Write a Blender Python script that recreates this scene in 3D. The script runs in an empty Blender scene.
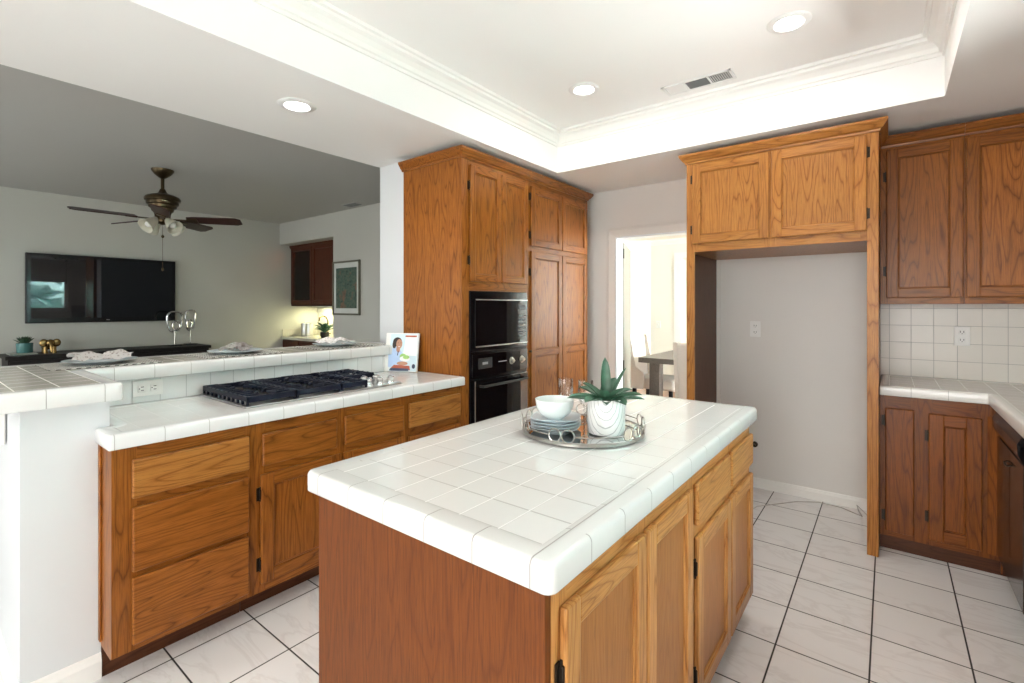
import bpy, bmesh, math, random
from mathutils import Vector, Matrix
random.seed(7)
S = bpy.context.scene
COL = S.collection
PI = math.pi

# ------------------------------------------------------------------ camera
cam_d = bpy.data.cameras.new('camera'); cam = bpy.data.objects.new('camera', cam_d); COL.objects.link(cam)
cam.location = (0, 0, 1.36)
cam.rotation_euler = (PI/2, 0, math.atan(376/483.6))
cam_d.sensor_width = 36; cam_d.lens = 483.6/1024*36
cam_d.shift_y = -(341.5-306)/1024; cam_d.clip_start = 0.02
S.camera = cam

# ------------------------------------------------------------------ world, daylight, exposure
W = bpy.data.worlds.new('world'); S.world = W; W.use_nodes = True
bg = W.node_tree.nodes['Background']; bg.inputs[0].default_value = (0.88, 0.95, 1.0, 1); bg.inputs[1].default_value = 11.5
S.view_settings.view_transform = 'Standard'; S.view_settings.look = 'None'
S.view_settings.gamma = 1; S.view_settings.use_curve_mapping = False
S.view_settings.exposure = 1.32
try:
    S.cycles.max_bounces = 10; S.cycles.diffuse_bounces = 6; S.cycles.glossy_bounces = 4
    S.cycles.transparent_max_bounces = 8; S.cycles.transmission_bounces = 6
    S.cycles.caustics_reflective = False; S.cycles.caustics_refractive = False
    S.cycles.sample_clamp_indirect = 6; S.cycles.use_denoising = True
except Exception: pass

def area(name, loc, target, sx, sy, power, color=(1, 1, 1), portal=False):
    l = bpy.data.lights.new(name, 'AREA'); l.shape = 'RECTANGLE'; l.size = sx; l.size_y = sy
    l.energy = power; l.color = color
    if portal: l.cycles.is_portal = True
    o = bpy.data.objects.new(name, l); COL.objects.link(o); o.location = loc
    o.rotation_euler = (Vector(target)-Vector(loc)).to_track_quat('-Z', 'Y').to_euler()
    return o
DAY = (0.90, 0.96, 1.0)
area('window_daylight', (1.12, 1.6, 1.60), (0, 1.6, 1.60), 0.75, 1.85, 0, DAY, portal=True)   # sky through the sink window
area('nook_daylight', (-0.4, -2.72, 1.15), (-0.4, 0, 1.1), 2.6, 2.0, 46, (1.0, 0.98, 0.95))                  # glass door behind the camera
area('bounce_fill', (2.0, 1.6, 0.55), (0.1, 1.7, 2.4), 1.8, 1.0, 115, (1.0, 0.98, 0.95))                                # added lamp imitating bounce off paving, lifts the soffit
area('family_daylight', (-5.3, -2.72, 1.15), (-5.3, 0, 1.1), 2.6, 2.0, 22, DAY)                 # glass door of the family room
area('dining_daylight', (1.38, 5.9, 1.5), (-2, 5.9, 1.2), 2.0, 1.7, 21, (1.0, 0.98, 0.94))      # dining room window

sun_d = bpy.data.lights.new('sun', 'SUN'); sun_d.energy = 80; sun_d.angle = 0.02; sun = bpy.data.objects.new('sun', sun_d); COL.objects.link(sun)
sun.rotation_euler = Vector((0.62, -0.25, -0.78)).to_track_quat('-Z', 'Y').to_euler()          # high sun from behind the house, on the hedge only

# ------------------------------------------------------------------ node helpers
def lin(r, g, b):
    f = lambda c: (c/255)/12.92 if c/255 <= 0.04045 else ((c/255+0.055)/1.055)**2.4
    return (f(r), f(g), f(b), 1)
class NT:
    def __init__(s, name):
        s.m = bpy.data.materials.new(name); s.m.use_nodes = True; s.t = s.m.node_tree; s.N = s.t.nodes; s.L = s.t.links
        s.b = s.N['Principled BSDF']
    def n(s, typ, **kw):
        x = s.N.new(typ)
        for k, v in kw.items(): setattr(x, k, v)
        return x
    def put(s, inp, v):
        if isinstance(v, bpy.types.NodeSocket): s.L.new(v, inp)
        else: inp.default_value = v
    def math(s, op, a, b=0.0, c=None):
        x = s.n('ShaderNodeMath', operation=op); s.put(x.inputs[0], a); s.put(x.inputs[1], b)
        if c is not None: s.put(x.inputs[2], c)
        return x.outputs[0]
    def mix(s, f, a, b):
        x = s.n('ShaderNodeMix', data_type='RGBA'); s.put(x.inputs[0], f); s.put(x.inputs[6], a); s.put(x.inputs[7], b); return x.outputs[2]
    def noise(s, vec, scale, detail=2, rough=0.5, dist=0):
        x = s.n('ShaderNodeTexNoise'); s.L.new(vec, x.inputs['Vector']); x.inputs['Scale'].default_value = scale
        x.inputs['Detail'].default_value = detail; x.inputs['Roughness'].default_value = rough; x.inputs['Distortion'].default_value = dist
        return x.outputs[0]
    def ramp(s, f, *stops):
        x = s.n('ShaderNodeValToRGB'); s.put(x.inputs[0], f); e = x.color_ramp.elements
        while len(e) < len(stops): e.new(0.5)
        for i, (p, c) in enumerate(stops): e[i].position = p; e[i].color = c if len(c) == 4 else (*c, 1)
        return x.outputs[0]
    def bump(s, h, strength, dist=0.002):
        x = s.n('ShaderNodeBump'); x.inputs['Strength'].default_value = strength; x.inputs['Distance'].default_value = dist
        s.L.new(h, x.inputs['Height']); s.L.new(x.outputs[0], s.b.inputs['Normal'])
    def pos(s): return s.n('ShaderNodeNewGeometry').outputs['Position']
    def objc(s): return s.n('ShaderNodeTexCoord').outputs['Object']
    def sep(s, v):
        x = s.n('ShaderNodeSeparateXYZ'); s.L.new(v, x.inputs[0]); return x.outputs
def plain(name, col, rough=0.5, metal=0.0, var=0.06, nscale=12, spec=0.5, bump=0.0, coat=0.0):
    t = NT(name); v = t.noise(t.objc(), nscale, 3)
    c2 = tuple(x*(1-var) for x in col[:3])+(1,); c1 = tuple(min(1, x*(1+var)) for x in col[:3])+(1,)
    t.put(t.b.inputs['Base Color'], t.mix(v, c2, c1)); t.b.inputs['Roughness'].default_value = rough
    t.b.inputs['Metallic'].default_value = metal; t.b.inputs['Specular IOR Level'].default_value = spec
    t.b.inputs['Coat Weight'].default_value = coat
    if bump: t.bump(t.noise(t.objc(), nscale*14, 3), bump, 0.001)
    return t.m
def emit(name, col, strength):
    t = NT(name); t.b.inputs['Base Color'].default_value = col
    t.b.inputs['Emission Color'].default_value = col; t.b.inputs['Emission Strength'].default_value = strength; return t.m
def oak(name, axis, light, mid, dark, rough=0.33, fig=1.0):
    """oak veneer; grain runs along axis 0/1/2; contour bands of a stretched noise give the cathedral figure"""
    t = NT(name)
    co = t.objc(); inf = t.n('ShaderNodeObjectInfo').outputs['Random']
    off = t.n('ShaderNodeCombineXYZ'); 
    for i, k in enumerate((13.7, 7.3, 19.1)): t.L.new(t.math('MULTIPLY', inf, k), off.inputs[i])
    ad = t.n('ShaderNodeVectorMath', operation='ADD'); t.L.new(co, ad.inputs[0]); t.L.new(off.outputs[0], ad.inputs[1])
    def stretch(k):
        mp = t.n('ShaderNodeMapping'); t.L.new(ad.outputs[0], mp.inputs[0])
        sc = [1, 1, 1]; sc[axis] = k; mp.inputs['Scale'].default_value = sc; return mp.outputs[0]
    n1 = t.noise(stretch(0.11), 8.5, 1.6, 0.45, 0.25)
    bands = t.math('PINGPONG', t.math('MULTIPLY', n1, 34.0), 1.0)
    fine = t.noise(stretch(0.045), 160, 3, 0.6)
    pores = t.noise(stretch(0.03), 330, 2, 0.7)
    c = t.mix(t.math('ADD', t.math('MULTIPLY', t.ramp(bands, (0.0, (0, 0, 0)), (0.22, (0.55,)*3), (0.5, (0.9,)*3), (1.0, (1, 1, 1))), fig), 0.55*(1-fig)), mid, light)
    c = t.mix(t.ramp(bands, (0.0, (0.40*fig,)*3), (0.15, (0, 0, 0))), c, dark)
    c = t.mix(t.math('MULTIPLY', t.ramp(fine, (0.38, (1, 1, 1)), (0.60, (0, 0, 0))), 0.45), c, mid)
    c = t.mix(t.math('MULTIPLY', t.ramp(pores, (0.36, (1, 1, 1)), (0.47, (0, 0, 0))), 0.45), c, dark)
    tone = t.noise(ad.outputs[0], 1.3, 2)
    hs = t.n('ShaderNodeHueSaturation'); t.L.new(c, hs.inputs['Color'])
    t.L.new(t.math('ADD', t.math('MULTIPLY', tone, 0.35), t.math('ADD', t.math('MULTIPLY', inf, 0.16), 0.74)), hs.inputs['Value'])
    t.L.new(hs.outputs[0], t.b.inputs['Base Color'])
    t.b.inputs['Roughness'].default_value = rough; t.b.inputs['Specular IOR Level'].default_value = 0.24; t.b.inputs['Coat Weight'].default_value = 0.05; t.b.inputs['Coat Roughness'].default_value = 0.2
    t.bump(t.math('ADD', bands, fine), 0.10, 0.001)
    return t.m
def oakset(name, light, mid, dark, rough=0.33, fig=1.0): return [oak('%s_%s' % (name, 'xyz'[a]), a, light, mid, dark, rough, fig) for a in range(3)]
OI = oakset('oak_light', (0.50, 0.245, 0.080, 1), (0.34, 0.140, 0.034, 1), (0.12, 0.040, 0.008, 1))
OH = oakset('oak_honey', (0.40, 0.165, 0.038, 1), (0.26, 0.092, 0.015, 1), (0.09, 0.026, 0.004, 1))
OA = oakset('oak_amber', (0.300, 0.103, 0.016, 1), (0.175, 0.051, 0.006, 1), (0.052, 0.012, 0.002, 1))
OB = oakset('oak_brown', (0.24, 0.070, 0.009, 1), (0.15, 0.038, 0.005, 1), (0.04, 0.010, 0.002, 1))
OR = oakset('oak_russet', (0.165, 0.046, 0.005, 1), (0.100, 0.024, 0.002, 1), (0.035, 0.007, 0.001, 1), 0.55, 0.45)
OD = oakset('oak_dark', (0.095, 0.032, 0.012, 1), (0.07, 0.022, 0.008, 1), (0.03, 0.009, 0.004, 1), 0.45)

def tile(name, col, grout, px, ox, py, oy, width=0.003, rough=0.12, axes=(0, 1), vein=0.0, zcol=None, by_normal=False, wav=0.15, gr=0.5, xglare=None):
    """ceramic tile laid on a world grid: px, py pitch and ox, oy phase along the two axes"""
    t = NT(name); p = t.sep(t.pos())
    def line(a, pitch, o):
        f = t.math('FRACT', t.math('DIVIDE', t.math('SUBTRACT', p[a], o-1000*pitch), pitch))
        d = t.math('MULTIPLY', t.math('MINIMUM', f, t.math('SUBTRACT', 1.0, f)), pitch)
        return t.math('SUBTRACT', 1.0, t.math('SMOOTH_MIN', t.math('DIVIDE', d, width*0.5), 1.0, 0.2)), t.math('DIVIDE', t.math('SUBTRACT', p[a], o-1000*pitch), pitch)
    la, ia = line(axes[0], px, ox); lb, ib = line(axes[1], py, oy)
    if by_normal:
        nn = t.sep(t.n('ShaderNodeNewGeometry').outputs['True Normal'])
        fx = t.math('GREATER_THAN', t.math('ABSOLUTE', nn[0]), t.math('ABSOLUTE', nn[1]))
        m = t.math('ADD', t.math('MULTIPLY', fx, lb), t.math('MULTIPLY', t.math('SUBTRACT', 1.0, fx), la))
    else: m = t.math('MAXIMUM', la, lb)
    m = t.math('MINIMUM', t.math('MULTIPLY', t.math('MAXIMUM', m, 0.0), 2.2), 1.0)
    cid = t.n('ShaderNodeCombineXYZ'); t.L.new(t.math('FLOOR', ia), cid.inputs[0]); t.L.new(t.math('FLOOR', ib), cid.inputs[1])
    wn = t.n('ShaderNodeTexWhiteNoise', noise_dimensions='2D'); t.L.new(cid.outputs[0], wn.inputs['Vector'])
    c = t.mix(wn.outputs['Value'], tuple(x*0.95 for x in col[:3])+(1,), col)
    if vein:
        sh = t.n('ShaderNodeVectorMath', operation='MULTIPLY_ADD'); t.L.new(wn.outputs['Color'], sh.inputs[0]); sh.inputs[1].default_value = (5, 5, 5)
        t.L.new(t.pos(), sh.inputs[2])
        mp = t.n('ShaderNodeMapping'); t.L.new(sh.outputs[0], mp.inputs[0]); mp.inputs['Rotation'].default_value = (0, 0, 0.6); mp.inputs['Scale'].default_value = (1, 2.6, 1)
        v = t.noise(mp.outputs[0], 2.2, 4, 0.6, 0.8)
        vv = t.ramp(v, (0.46, (0, 0, 0)), (0.50, (1, 1, 1)), (0.54, (0, 0, 0)))
        c = t.mix(t.math('MULTIPLY', vv, vein), c, (0.50, 0.46, 0.44, 1))
        c = t.mix(t.math('MULTIPLY', t.noise(mp.outputs[0], 1.1, 2), 0.12), c, (0.60, 0.58, 0.57, 1))
    c = t.mix(m, c, grout)
    if xglare: c = t.mix(t.math('MAXIMUM', la, 0.0), c, xglare)  # glare on the grout running one way, painted as bright lines
    t.L.new(c, t.b.inputs['Base Color'])
    t.L.new(t.math('ADD', rough, t.math('MULTIPLY', m, gr)), t.b.inputs['Roughness'])
    h = t.math('ADD', t.math('SUBTRACT', 1.0, m), t.math('MULTIPLY', t.noise(t.pos(), 14, 2), wav*4))
    t.bump(h, 0.35, 0.0015)
    return t.m
WT = (0.79, 0.79, 0.77, 1); GR = (0.36, 0.35, 0.33, 1)
M = {}
M['floor'] = tile('floor_tile', (0.85, 0.845, 0.835, 1), (0.02, 0.019, 0.017, 1), 0.3033, -0.054, 0.3033, 0.668, 0.008, 0.20, vein=0.22, gr=0.5, wav=0.03)
M['isl_top'] = tile('island_tile', (0.74, 0.74, 0.72, 1), (0.40, 0.39, 0.37, 1), 0.1075, -0.5095, 0.1078, 0.7485, 0.006, 0.10, xglare=(0.92, 0.92, 0.90, 1))
M['isl_cap'] = tile('island_cap_tile', (0.69, 0.69, 0.67, 1), (0.33, 0.32, 0.30, 1), 0.1375, -0.497, 0.1505, 0.682, 0.0040, 0.13, by_normal=True)
M['cnt_top'] = tile('counter_tile', (0.74, 0.73, 0.71, 1), GR, 0.1075, -2.187, 0.1075, 0.5645, 0.0035, 0.13)
M['cnt_cap'] = tile('counter_cap_tile', (0.74, 0.75, 0.75, 1), GR, 0.15, -2.16, 0.1475, 0.4735, 0.003, 0.15, by_normal=True)
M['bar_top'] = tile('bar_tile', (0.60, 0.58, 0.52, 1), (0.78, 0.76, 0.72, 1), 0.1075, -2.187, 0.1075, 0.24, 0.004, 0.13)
M['bar_cap'] = tile('bar_cap_tile', (0.74, 0.75, 0.74, 1), GR, 0.15, -2.16, 0.1470, 0.6, 0.003, 0.15, by_normal=True)
M['splash_y'] = tile('splash_tile_left', (0.80, 0.81, 0.80, 1), (0.42, 0.42, 0.42, 1), 0.1075, 0.674, 0.1075, 0.917, 0.003, 0.15, axes=(1, 2))
M['splash_x'] = tile('splash_tile_right', (0.76, 0.73, 0.67, 1), (0.36, 0.35, 0.33, 1), 0.1086, 0.007, 0.1078, 0.914, 0.003, 0.28, axes=(0, 2))
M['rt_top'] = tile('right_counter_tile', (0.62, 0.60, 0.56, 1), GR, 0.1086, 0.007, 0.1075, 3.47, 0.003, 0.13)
M['rt_cap'] = tile('right_cap_tile', (0.78, 0.77, 0.74, 1), GR, 0.151, 0.099, 0.151, 3.4, 0.003, 0.15, by_normal=True)
M['wall'] = plain('wall_paint', (0.73, 0.71, 0.68, 1), 0.75, var=0.015, nscale=3, bump=0.08, spec=0.25)
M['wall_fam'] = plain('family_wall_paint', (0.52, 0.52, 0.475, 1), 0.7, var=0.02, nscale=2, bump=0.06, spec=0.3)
M['wall_white'] = plain('white_wall_paint', (0.64, 0.66, 0.67, 1), 0.6, var=0.015, nscale=3, bump=0.25, spec=0.3)
M['ceil'] = plain('ceiling_paint', (0.88, 0.87, 0.855, 1), 0.75, var=0.01, nscale=2, bump=0.06, spec=0.25)
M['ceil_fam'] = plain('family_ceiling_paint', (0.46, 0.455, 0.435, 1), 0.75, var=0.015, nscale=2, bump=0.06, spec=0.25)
M['trimw'] = plain('white_trim_paint', (0.84, 0.83, 0.80, 1), 0.4, var=0.01)
M['cream'] = plain('cream_wall_paint', (0.82, 0.79, 0.73, 1), 0.75, var=0.015, nscale=2, spec=0.2)
M['dfloor'] = oak('dining_floor_wood', 0, (0.45, 0.26, 0.16, 1), (0.36, 0.2, 0.12, 1), (0.2, 0.1, 0.06, 1))
M['carpet'] = plain('family_floor', (0.42, 0.38, 0.33, 1), 0.9, var=0.1, nscale=60)
M['chrome'] = plain('chrome', (0.82, 0.83, 0.84, 1), 0.12, 1.0, 0.02)
M['nickel'] = plain('brushed_nickel', (0.42, 0.40, 0.37, 1), 0.28, 1.0, 0.05)
M['steel'] = plain('stainless_steel', (0.6, 0.6, 0.6, 1), 0.28, 1.0, 0.03)
M['bronze'] = plain('antique_brass', (0.085, 0.062, 0.035, 1), 0.32, 1.0, 0.3, 30)
M['gold'] = plain('gold_metal', (0.30, 0.20, 0.08, 1), 0.25, 1.0, 0.15, 30)
M['iron'] = plain('hinge_iron', (0.03, 0.022, 0.015, 1), 0.4, 0.8, 0.2)
M['black'] = plain('black_enamel', (0.005, 0.005, 0.006, 1), 0.15, 0.0, 0.1, spec=0.3, coat=0.1)
M['blackglass'] = plain('black_glass', (0.003, 0.003, 0.004, 1), 0.03, 0.0, 0.05, spec=0.4)
M['tvglass'] = plain('tv_screen_glass', (0.004, 0.005, 0.007, 1), 0.02, 0.0, 0.05, spec=0.45)
M['blackmat'] = plain('black_matte', (0.012, 0.012, 0.013, 1), 0.45, 0.0, 0.1)
M['grate'] = plain('cast_iron_grate', (0.006, 0.009, 0.022, 1), 0.4, 0.0, 0.2, 40, spec=0.25)
M['dish'] = plain('white_ceramic', (0.78, 0.82, 0.81, 1), 0.15, 0, 0.02)
M['plate'] = plain('pale_blue_ceramic', (0.62, 0.70, 0.74, 1), 0.2, 0, 0.03)
M['plastic'] = plain('white_plastic', (0.82, 0.82, 0.80, 1), 0.35, 0, 0.02)
M['slot'] = plain('slot_dark', (0.03, 0.03, 0.03, 1), 0.6)
M['darkwood'] = plain('espresso_wood', (0.008, 0.006, 0.006, 1), 0.5, 0, 0.3, 20, spec=0.3)
M['blade'] = oak('fan_blade_wood', 0, (0.045, 0.014, 0.012, 1), (0.03, 0.010, 0.008, 1), (0.01, 0.004, 0.003, 1))
M['shade'] = plain('frosted_glass_shade', (0.62, 0.60, 0.50, 1), 0.35, 0, 0.15, 25)
M['leaf'] = plain('agave_leaf', (0.050, 0.125, 0.075, 1), 0.42, 0, 0.6, 30)
M['leafd'] = plain('dark_leaf', (0.02, 0.055, 0.025, 1), 0.45, 0, 0.4, 18)
M['soil'] = plain('soil', (0.03, 0.02, 0.015, 1), 0.9, 0, 0.4, 60)
M['teal'] = plain('teal_glaze', (0.08, 0.20, 0.19, 1), 0.2, 0, 0.15)
M['fabric'] = plain('linen_upholstery', (0.60, 0.54, 0.49, 1), 0.9, 0, 0.06, 60, bump=0.3)
M['tablew'] = oak('grey_table_wood', 1, (0.12, 0.10, 0.09, 1), (0.09, 0.075, 0.065, 1), (0.04, 0.035, 0.03, 1))
M['lamp'] = emit('lamp_glow', (1.0, 0.97, 0.92, 1), 9.0)
M['canwhite'] = plain('can_trim_white', (0.80, 0.80, 0.79, 1), 0.3, 0, 0.02)
M['grey'] = plain('vent_shadow_grey', (0.16, 0.17, 0.17, 1), 0.6)
M['granite'] = plain('bar_stone', (0.52, 0.50, 0.44, 1), 0.2, 0, 0.2, 60)
t = NT('hedge_leaf'); n1 = t.noise(t.pos(), 16, 5, 0.85)
t.put(t.b.inputs['Base Color'], t.ramp(n1, (0.38, (0.04, 0.12, 0.08)), (0.5, (0.30, 0.52, 0.46)), (0.60, (0.80, 0.92, 1.0)))); t.b.inputs['Roughness'].default_value = 0.6; M['hedge'] = t.m  # pale peaks put extra brightness into the leaves for the television reflection
M['patio'] = plain('patio_concrete', (0.55, 0.53, 0.50, 1), 0.8, 0, 0.06, 4)
M['doorgrey'] = plain('taupe_door_paint', (0.22, 0.20, 0.165, 1), 0.5, 0, 0.03)
M['jamb'] = plain('jamb_white', (0.80, 0.84, 0.87, 1), 0.4, 0, 0.02)
def glassmat(name, tint=(1, 1, 1, 1), rough=0.0, fac=0.10, fk=1.0):
    t = NT(name); tr = t.n('ShaderNodeBsdfTransparent'); tr.inputs[0].default_value = tint
    gl = t.n('ShaderNodeBsdfGlossy'); gl.inputs['Roughness'].default_value = rough
    fr = t.n('ShaderNodeFresnel'); fr.inputs[0].default_value = 1.45
    mx = t.n('ShaderNodeMixShader'); t.L.new(t.math('ADD', t.math('MULTIPLY', fr.outputs[0], fk), fac), mx.inputs[0]); t.L.new(tr.outputs[0], mx.inputs[1]); t.L.new(gl.outputs[0], mx.inputs[2])
    t.L.new(mx.outputs[0], t.N['Material Output'].inputs[0]); return t.m
M['pane'] = glassmat('window_glass', (0.97, 0.98, 0.98, 1), 0, 0.0)
M['crystal'] = glassmat('crystal_glass', (0.985, 0.99, 0.99, 1), 0.05, 0.04, 0.45)
M['cabglass'] = glassmat('cabinet_glass', (0.92, 0.62, 0.48, 1), 0.03, 0.0)  # warm tint paints the cabinet's reddish glow into the glass
t = NT('mirror'); t.b.inputs['Base Color'].default_value = (0.72, 0.76, 0.76, 1); t.b.inputs['Metallic'].default_value = 1
t.put(t.b.inputs['Roughness'], t.math('MULTIPLY', t.noise(t.objc(), 8, 2), 0.05)); M['mirror'] = t.m
# patterned napkin, woven mat, framed print, marbled pot
t = NT('napkin_cloth'); v = t.n('ShaderNodeTexVoronoi'); v.inputs['Scale'].default_value = 80; t.L.new(t.objc(), v.inputs['Vector'])
t.put(t.b.inputs['Base Color'], t.mix(t.ramp(v.outputs['Distance'], (0.25, (1, 1, 1)), (0.42, (0, 0, 0))), (0.78, 0.75, 0.73, 1), (0.50, 0.44, 0.42, 1))); t.b.inputs['Roughness'].default_value = 0.9; M['napkin'] = t.m
t = NT('woven_mat'); ck = t.n('ShaderNodeTexChecker'); ck.inputs['Scale'].default_value = 62; t.L.new(t.objc(), ck.inputs['Vector'])
ck.inputs[1].default_value = (0.72, 0.71, 0.66, 1); ck.inputs[2].default_value = (0.05, 0.05, 0.045, 1); t.L.new(ck.outputs[0], t.b.inputs['Base Color']); t.b.inputs['Roughness'].default_value = 0.8; M['mat'] = t.m
t = NT('abstract_print'); n1 = t.noise(t.objc(), 26, 6, 0.75, 1.2); n2 = t.noise(t.objc(), 7, 3)
c = t.ramp(n1, (0.36, (0.015, 0.03, 0.025)), (0.48, (0.05, 0.11, 0.085)), (0.55, (0.12, 0.15, 0.10)), (0.64, (0.03, 0.07, 0.07)))
t.put(t.b.inputs['Base Color'], t.mix(t.math('MULTIPLY', t.ramp(n2, (0.55, (0, 0, 0)), (0.66, (1, 1, 1))), n1), c, (0.32, 0.10, 0.05, 1))); t.b.inputs['Roughness'].default_value = 0.5; M['print'] = t.m
t = NT('swirl_pot'); wv = t.n('ShaderNodeTexWave', wave_type='RINGS', rings_direction='SPHERICAL'); mp = t.n('ShaderNodeMapping'); t.L.new(t.objc(), mp.inputs[0])
mp.inputs['Scale'].default_value = (1, 1, 0.6); mp.inputs['Location'].default_value = (-0.03, 0.066, -0.075); t.L.new(mp.outputs[0], wv.inputs[0]); wv.inputs['Scale'].default_value = 22; wv.inputs['Distortion'].default_value = 1.5; wv.inputs['Detail Scale'].default_value = 2
t.put(t.b.inputs['Base Color'], t.mix(t.ramp(wv.outputs['Fac'], (0.0, (1, 1, 1)), (0.10, (0, 0, 0))), (0.80, 0.80, 0.78, 1), (0.42, 0.42, 0.42, 1))); t.b.inputs['Roughness'].default_value = 0.3; M['potw'] = t.m

# ------------------------------------------------------------------ object helpers
WM = {}
def tag(o, label=None, cat=None, group=None, kind=None):
    if label: o['label'] = label
    if cat: o['category'] = cat
    if group: o['group'] = group
    if kind: o['kind'] = kind
    return o
def thing(name, label, cat, loc=(0, 0, 0), rz=0, group=None):
    o = bpy.data.objects.new(name, None); COL.objects.link(o); o.empty_display_size = 0.1
    o.location = loc; o.rotation_euler = (0, 0, rz); WM[o.name] = Matrix.Translation(loc) @ Matrix.Rotation(rz, 4, 'Z')
    return tag(o, label, cat, group)
def obj(name, bm, mats, parent=None, smooth=False, local=False, label=None, loc=None):
    """world-space bmesh -> one object; local=True when the bmesh is already in the parent's frame"""
    me = bpy.data.meshes.new(name)
    pw = WM[parent.name] if parent else Matrix.Identity(4)
    mine = Matrix.Translation(loc) if loc is not None else None
    if not local and parent: bmesh.ops.transform(bm, matrix=pw.inverted(), verts=bm.verts)
    if mine is not None: bmesh.ops.transform(bm, matrix=mine.inverted(), verts=bm.verts)
    bmesh.ops.recalc_face_normals(bm, faces=bm.faces)
    if smooth:
        for f in bm.faces: f.smooth = True
    bm.to_mesh(me); bm.free()
    for m in (mats if isinstance(mats, (list, tuple)) else [mats]): me.materials.append(m)
    o = bpy.data.objects.new(name, me); COL.objects.link(o)
    if parent: o.parent = parent
    if mine is not None: o.location = loc
    WM[o.name] = pw @ (mine if mine is not None else Matrix.Identity(4))
    if smooth:
        try: me.set_sharp_from_angle(angle=0.7)
        except Exception: pass
    if label: o['label'] = label
    return o
def solo(name, bm, mats, label, cat, loc, group=None, smooth=False):
    return tag(obj(name, bm, mats, None, smooth, loc=loc), label, cat, group)
def struct(name, bm, mats, smooth=False): return tag(obj(name, bm, mats, None, smooth), kind='structure')
def dup(root, loc, rz=None, label=None, group=None):
    r = root.copy(); COL.objects.link(r); r.location = loc
    if rz is not None: r.rotation_euler = (0, 0, rz)
    if label: r['label'] = label
    if group: r['group'] = group
    for ch in list(root.children):
        c = ch.copy(); COL.objects.link(c); c.parent = r
        for g in ch.children:
            d = g.copy(); COL.objects.link(d); d.parent = c
    return r
def B(): return bmesh.new()
def box(bm, x0, x1, y0, y1, z0, z1, bev=0.0, mi=0, seg=2, rot=None, piv=None):
    vs = [bm.verts.new((x, y, z)) for x in (x0, x1) for y in (y0, y1) for z in (z0, z1)]
    fs = [bm.faces.new([vs[i] for i in q]) for q in ((0, 1, 3, 2), (4, 6, 7, 5), (0, 4, 5, 1), (2, 3, 7, 6), (0, 2, 6, 4), (1, 5, 7, 3))]
    allf = list(fs)
    if bev > 0:
        es = list({e for f in fs for e in f.edges})
        r = bmesh.ops.bevel(bm, geom=es, offset=bev, segments=seg, affect='EDGES', profile=0.5)
        vset = {v for v in r['verts'] if v.is_valid} | {v for f in r['faces'] for v in f.verts} | {v for v in vs if v.is_valid}
        allf = {f for v in vset for f in v.link_faces}
    else: vset = set(vs)
    for f in allf: f.material_index = mi
    if rot is not None:
        bmesh.ops.rotate(bm, verts=list(vset), cent=piv or ((x0+x1)/2, (y0+y1)/2, (z0+z1)/2), matrix=rot)
    return vset
def lathe(bm, cx, cy, prof, n=28, mi=0, cap=True, sx=1, sy=1):
    rings = []
    for r, z in prof:
        rings.append([bm.verts.new((cx+sx*r*math.cos(2*PI*i/n), cy+sy*r*math.sin(2*PI*i/n), z)) for i in range(n)])
    for a, b in zip(rings, rings[1:]):
        for i in range(n):
            f = bm.faces.new((a[i], a[(i+1) % n], b[(i+1) % n], b[i])); f.material_index = mi
    if cap:
        for r in (rings[0], rings[-1]):
            f = bm.faces.new(r); f.material_index = mi
    return [v for r in rings for v in r]
def tube(bm, pts, r, n=8, closed=False, mi=0):
    pts = [Vector(p) for p in pts]; rings = []; N = len(pts); up = Vector((0, 0, 1))
    rr = r if isinstance(r, (list, tuple)) else [r]*N
    prev = None
    for i, p in enumerate(pts):
        a = pts[(i-1) % N] if (i > 0 or closed) else p; b = pts[(i+1) % N] if (i < N-1 or closed) else p
        d = (b-a).normalized()
        if prev is None:
            u = d.cross(up); u = u.normalized() if u.length > 1e-4 else Vector((1, 0, 0))
        else:
            u = prev - d*prev.dot(d); u = u.normalized() if u.length > 1e-6 else prev
        prev = u; v = d.cross(u)
        rings.append([bm.verts.new(p+(u*math.cos(2*PI*k/n)+v*math.sin(2*PI*k/n))*rr[i]) for k in range(n)])
    for i in range(N if closed else N-1):
        a, b = rings[i], rings[(i+1) % N]
        for k in range(n):
            f = bm.faces.new((a[k], a[(k+1) % n], b[(k+1) % n], b[k])); f.material_index = mi
    if not closed:
        for q in (rings[0], rings[-1]):
            try: bm.faces.new(q).material_index = mi
            except Exception: pass
def sweep(bm, path, prof, closed=False, side=1, mi=0, ring=True):
    """prof: (outward, z) pairs swept along a plan path with mitred corners; ring=True closes the profile into a solid"""
    P = [Vector((x, y)) for x, y in path]; n = len(P); rings = []
    for i, p in enumerate(P):
        dirs = []
        if i > 0 or closed: dirs.append((p-P[(i-1) % n]).normalized())
        if i < n-1 or closed: dirs.append((P[(i+1) % n]-p).normalized())
        ns = [Vector((d.y, -d.x))*side for d in dirs]
        m = ns[0] if len(ns) == 1 else (ns[0]+ns[1])/(1+ns[0].dot(ns[1]))
        rings.append([bm.verts.new((p.x+m.x*o, p.y+m.y*o, z)) for o, z in prof])
    k = len(prof)
    for i in range(n if closed else n-1):
        a, b = rings[i], rings[(i+1) % n]
        for j in range(k if ring else k-1):
            f = bm.faces.new((a[j], a[(j+1) % k], b[(j+1) % k], b[j])); f.material_index = mi
    if not closed and ring:
        for q in (rings[0], rings[-1]): bm.faces.new(q).material_index = mi
    return rings
def poly(bm, pts, z0, z1, mi=0):
    a = [bm.verts.new((x, y, z0)) for x, y in pts]; b = [bm.verts.new((x, y, z1)) for x, y in pts]; n = len(pts)
    for i in range(n): bm.faces.new((a[i], a[(i+1) % n], b[(i+1) % n], b[i])).material_index = mi
    bm.faces.new(a).material_index = mi; bm.faces.new(b).material_index = mi
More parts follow.
